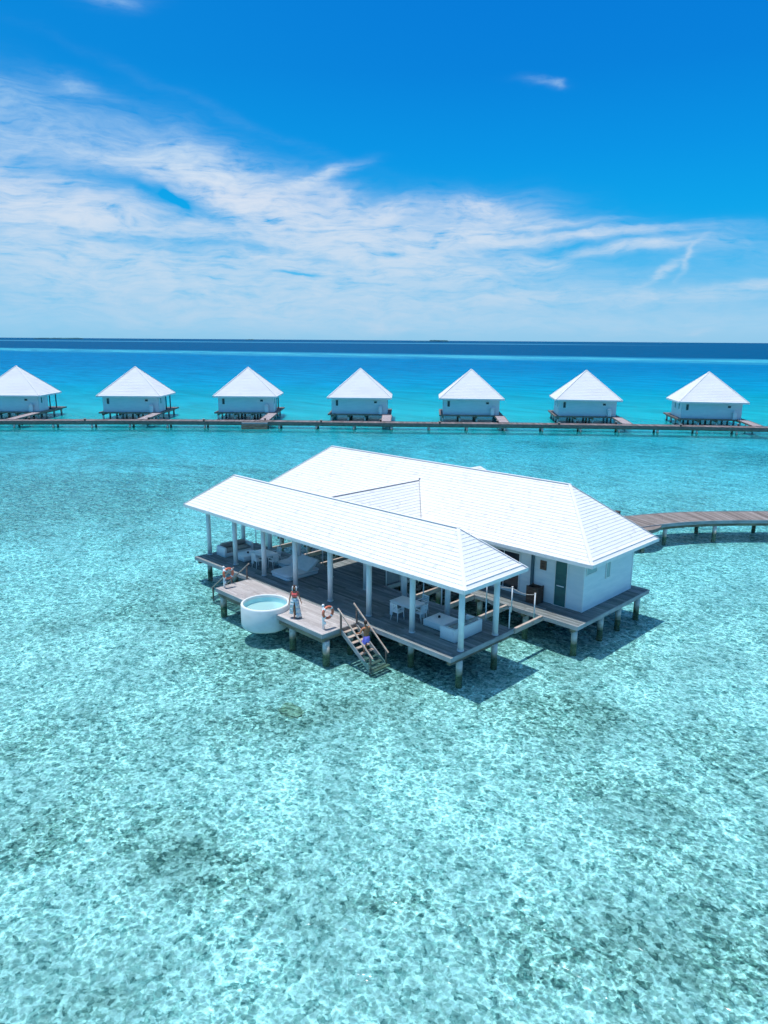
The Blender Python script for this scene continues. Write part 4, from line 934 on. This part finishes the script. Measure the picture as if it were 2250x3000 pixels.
def bungalow():
    t_ = thing('bungalow', 'x', 'bungalow', (0, 0, 0), group='white pyramid roofed bungalows on piles')
    bw = lambda mb_, n_, m_, p_=None: mb_.build(n_, m_, p_ or t_, world=False)
    r_ = MB(); A_ = (0, 0, ZA); c = [(-WB/2, -DB/2, ZE), (WB/2, -DB/2, ZE), (WB/2, DB/2, ZE), (-WB/2, DB/2, ZE)]
    for i in range(4): roof_plane(r_, c[i], c[(i+1) % 4], A_, A_, .35, .02)
    rf = bw(r_, 'roof', 'shingle_far')
    cp = MB()
    for q in c: cp.bar(Vector(q)+Vector((0, 0, .02)), Vector(A_)+Vector((0, 0, .02)), .2, .05)
    bw(cp, 'ridge_cap', 'shingle_far', rf)
    f = MB(); d = .04
    f.box(-WB/2-d, WB/2+d, -DB/2-d, -DB/2+.01, ZE-.24, ZE+.02); f.box(-WB/2-d, WB/2+d, DB/2-.01, DB/2+d, ZE-.24, ZE+.02)
    f.box(-WB/2-d, -WB/2+.01, -DB/2+.012, DB/2-.012, ZE-.24, ZE+.015); f.box(WB/2-.01, WB/2+d, -DB/2+.012, DB/2-.012, ZE-.24, ZE+.015)
    bw(f, 'fascia', 'trim', rf); bw(MB().box(-WB/2+.02, WB/2-.02, -DB/2+.02, DB/2-.02, ZE-.16, ZE-.1), 'soffit', 'soffit', rf)
    w_ = MB(); zt = ZE-.165; zb = 1.36
    siding(w_, (-4.94, -3.77), (4.94, -3.77), zb, zt, (0, -1), .2); siding(w_, (4.94, -3.77), (4.94, .2), zb, zt, (1, 0), .2); siding(w_, (4.94, .2), (3.0, .2), zb, zt, (0, 1), .2)
    siding(w_, (3.0, .2), (3.0, 3.3), zb, zt, (1, 0), .2); siding(w_, (3.0, 3.3), (-4.94, 3.3), zb, zt, (0, 1), .2); siding(w_, (-4.94, 3.3), (-4.94, -3.77), zb, zt, (-1, 0), .2)
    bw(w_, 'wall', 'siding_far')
    for x, wd_, z0, z1 in ((-4.0, .42, 2.75, 3.75), (2.85, .5, 3.25, 3.6)):
        o = bw(MB().box(x-wd_/2, x+wd_/2, -3.83, -3.79, z0, z1), 'window', 'glassdark')
        fr_ = MB(); fr_.box(x-wd_/2-.07, x-wd_/2-.001, -3.85, -3.79, z0-.07, z1+.07); fr_.box(x+wd_/2+.001, x+wd_/2+.07, -3.85, -3.79, z0-.07, z1+.07); fr_.box(x-wd_/2, x+wd_/2, -3.85, -3.79, z1+.001, z1+.07); fr_.box(x-wd_/2, x+wd_/2, -3.85, -3.79, z0-.07, z0-.001)
        bw(fr_, 'frame', 'trim', o)
    bw(MB().box(4.965, 4.99, -2.6, -2.2, 2.8, 3.75), 'window', 'glassdark')
    for y in (-2.3, .4): bw(MB().box(-4.99, -4.965, y, y+.5, 2.8, 3.75), 'window', 'glassdark')
    bw(MB().box(4.965, 5.0, -1.3, -.4, zb+.05, 3.5), 'door', 'siding_far')
    for x, y in ((4.75, 1.5), (4.75, 4.2)): bw(MB().cyl((x, y, zb), (x, y, zt), .11, n=12), 'porch_post', 'pipe')
    dk = MB(); planks(dk, -5.55, 5.6, -4.4, 6.6, 1.35, 'x', pw=.3, seg=4); bw(dk, 'deck', 'deck_far')
    rm = MB(); rm.box(-5.6, 5.65, -4.46, -4.403, 1.1, 1.36); rm.box(-5.6, 5.65, 6.603, 6.66, 1.1, 1.36); rm.box(-5.61, -5.553, -4.4, 6.6, 1.1, 1.355); rm.box(5.603, 5.66, -4.4, 6.6, 1.1, 1.355)
    bw(rm, 'rim_board', 'railpost')
    bb = MB()
    for x in (-5, -2, 1, 4.8): bb.box(x-.12, x+.12, -4.2, 6.4, .8, 1.08)
    bw(bb, 'bearer', 'beam')
    for x in (-5, -2, 1, 4.8):
        for y in (-3.9, -.6, 2.8, 6.1): bw(MB().cyl((x, y, BZ-.1), (x, y, .803), .17, n=12), 'pile', 'pile')
    return t_
def gangway(rootmat, lab, Lg, i):
    pass
b0 = None
for i, (x, y, a) in enumerate(BG):
    ar = R(a)
    if b0 is None:
        b0 = bungalow(); b0.location = (x, y, 0); b0.rotation_euler.z = ar; b0['label'] = 'white bungalow, '+names[i]
    else: copy_thing(b0, (x, y, 0), ar, 'white bungalow, '+names[i])
    ux = Vector((math.cos(ar), math.sin(ar), 0)); uy = Vector((-math.sin(ar), math.cos(ar), 0)); c = Vector((x, y, 0))
    # distance from bungalow deck to the walkway along -uy
    Lg = 9
    st_ = c+ux*4.95-uy*4.45
    best = 99
    for k in range(0, int(wlen*4)):
        q = wat(k/4)+wnr(k/4)*1.25 - st_; lat = abs(q.dot(ux))
        if lat < .4: best = min(best, -q.dot(uy))
    Lg = best if best < 40 else 9
    g = thing('gangway', 'pale sunlit plank gangway leading to the '+names[i].split(',')[0], 'gangway', tuple(st_), ar, group='gangways from the walkway to the bungalows')
    mb = MB(); n = max(4, int(Lg/.22)); pw = Lg/n
    for k in range(n): mb.box(-.78, .78, -(k+1)*pw+.006, -k*pw-.006, 1.31-(k+.5)/n*.15-.04, 1.31-(k+.5)/n*.15, min(1, max(0, random.gauss(.5, .25))))
    mb.build('planking', 'gang', g, world=False)
    rm = MB()
    for sx_ in (-1, 1): rm.bar((sx_*.81, -.01, 1.24), (sx_*.81, -Lg+.01, 1.09), .05, .24)
    rm.build('rim_board', 'railpost', g, world=False)
    for yy in (-Lg*.5,):
        for sx_ in (-.6, .6): MB().cyl((sx_, yy, BZ-.1), (sx_, yy, 1.2), .12, n=10).build('pile', 'pile', g, world=False)
    # gate pillar with pyramid cap
    g2 = thing('gate_pillar', 'white capped pillar beside the gangway of the '+names[i].split(',')[0], 'pillar', tuple(c+ux*3.75-uy*4.12+Vector((0, 0, 1.352))), ar, group='white capped pillars at the gangways')
    MB().box(-.32, .32, -.2, .2, 0, 1.15).build('shaft', 'siding_far', g2, world=False)
    cpp = MB(); cpp.mesh([(-.45, -.3, 1.152), (.45, -.3, 1.152), (.45, .3, 1.152), (-.45, .3, 1.152), (0, 0, 1.55)], [(3, 2, 1, 0), (0, 1, 4), (1, 2, 4), (2, 3, 4), (3, 0, 4)]); cpp.build('cap', 'trim', g2, world=False)
# steps box hanging on the walkway
ar = R(45.5); t_ = thing('boat_steps', 'dark wooden boat steps hanging on the near side of the long walkway', 'steps', (-79.9, 45.8, 0), ar)
for k, (z0, z1, w_) in enumerate(((.75, 1.0, 2.1), (.42, .68, 2.1), (.1, .36, 2.1), (-.25, .04, 2.1))): MB().box(-w_, w_, -.9-.16*k, .5, z0, z1).build('step', 'rim' if k == 0 else 'beam', t_, world=False)
# bollard lamps on the walkway
k = 0; lab = ['left edge of the picture', 'first bungalow', 'space between the first two bungalows', 'second bungalow', 'second gangway', 'third bungalow', 'third gangway', 'space before the fourth bungalow', 'fourth bungalow', 'fourth gangway', 'fifth bungalow', 'fifth gangway', 'space before the sixth bungalow', 'sixth bungalow', 'sixth gangway', 'seventh bungalow', 'right edge of the picture']
s_ = 19.0; i = 0; first = None
while s_ < wlen-24 and i < len(lab):
    q = wat(s_)+wnr(s_)*(1.1 if i % 2 == 0 else -1.1)
    lb = 'small bollard lamp on the long walkway, at the '+lab[i]
    if first is None:
        first = thing('bollard_lamp', lb, 'lamp', (q.x, q.y, 1.105), group='small lamps along the walkway')
        MB().box(-.1, .1, -.1, .1, 0, .3).build('post', 'darkwood', first, world=False); MB().box(-.17, .17, -.17, .17, .302, .38).build('lamp_cap', 'rail', first, world=False)
    else: copy_thing(first, (q.x, q.y, 1.105), 0, lb)
    s_ += 9.6; i += 1
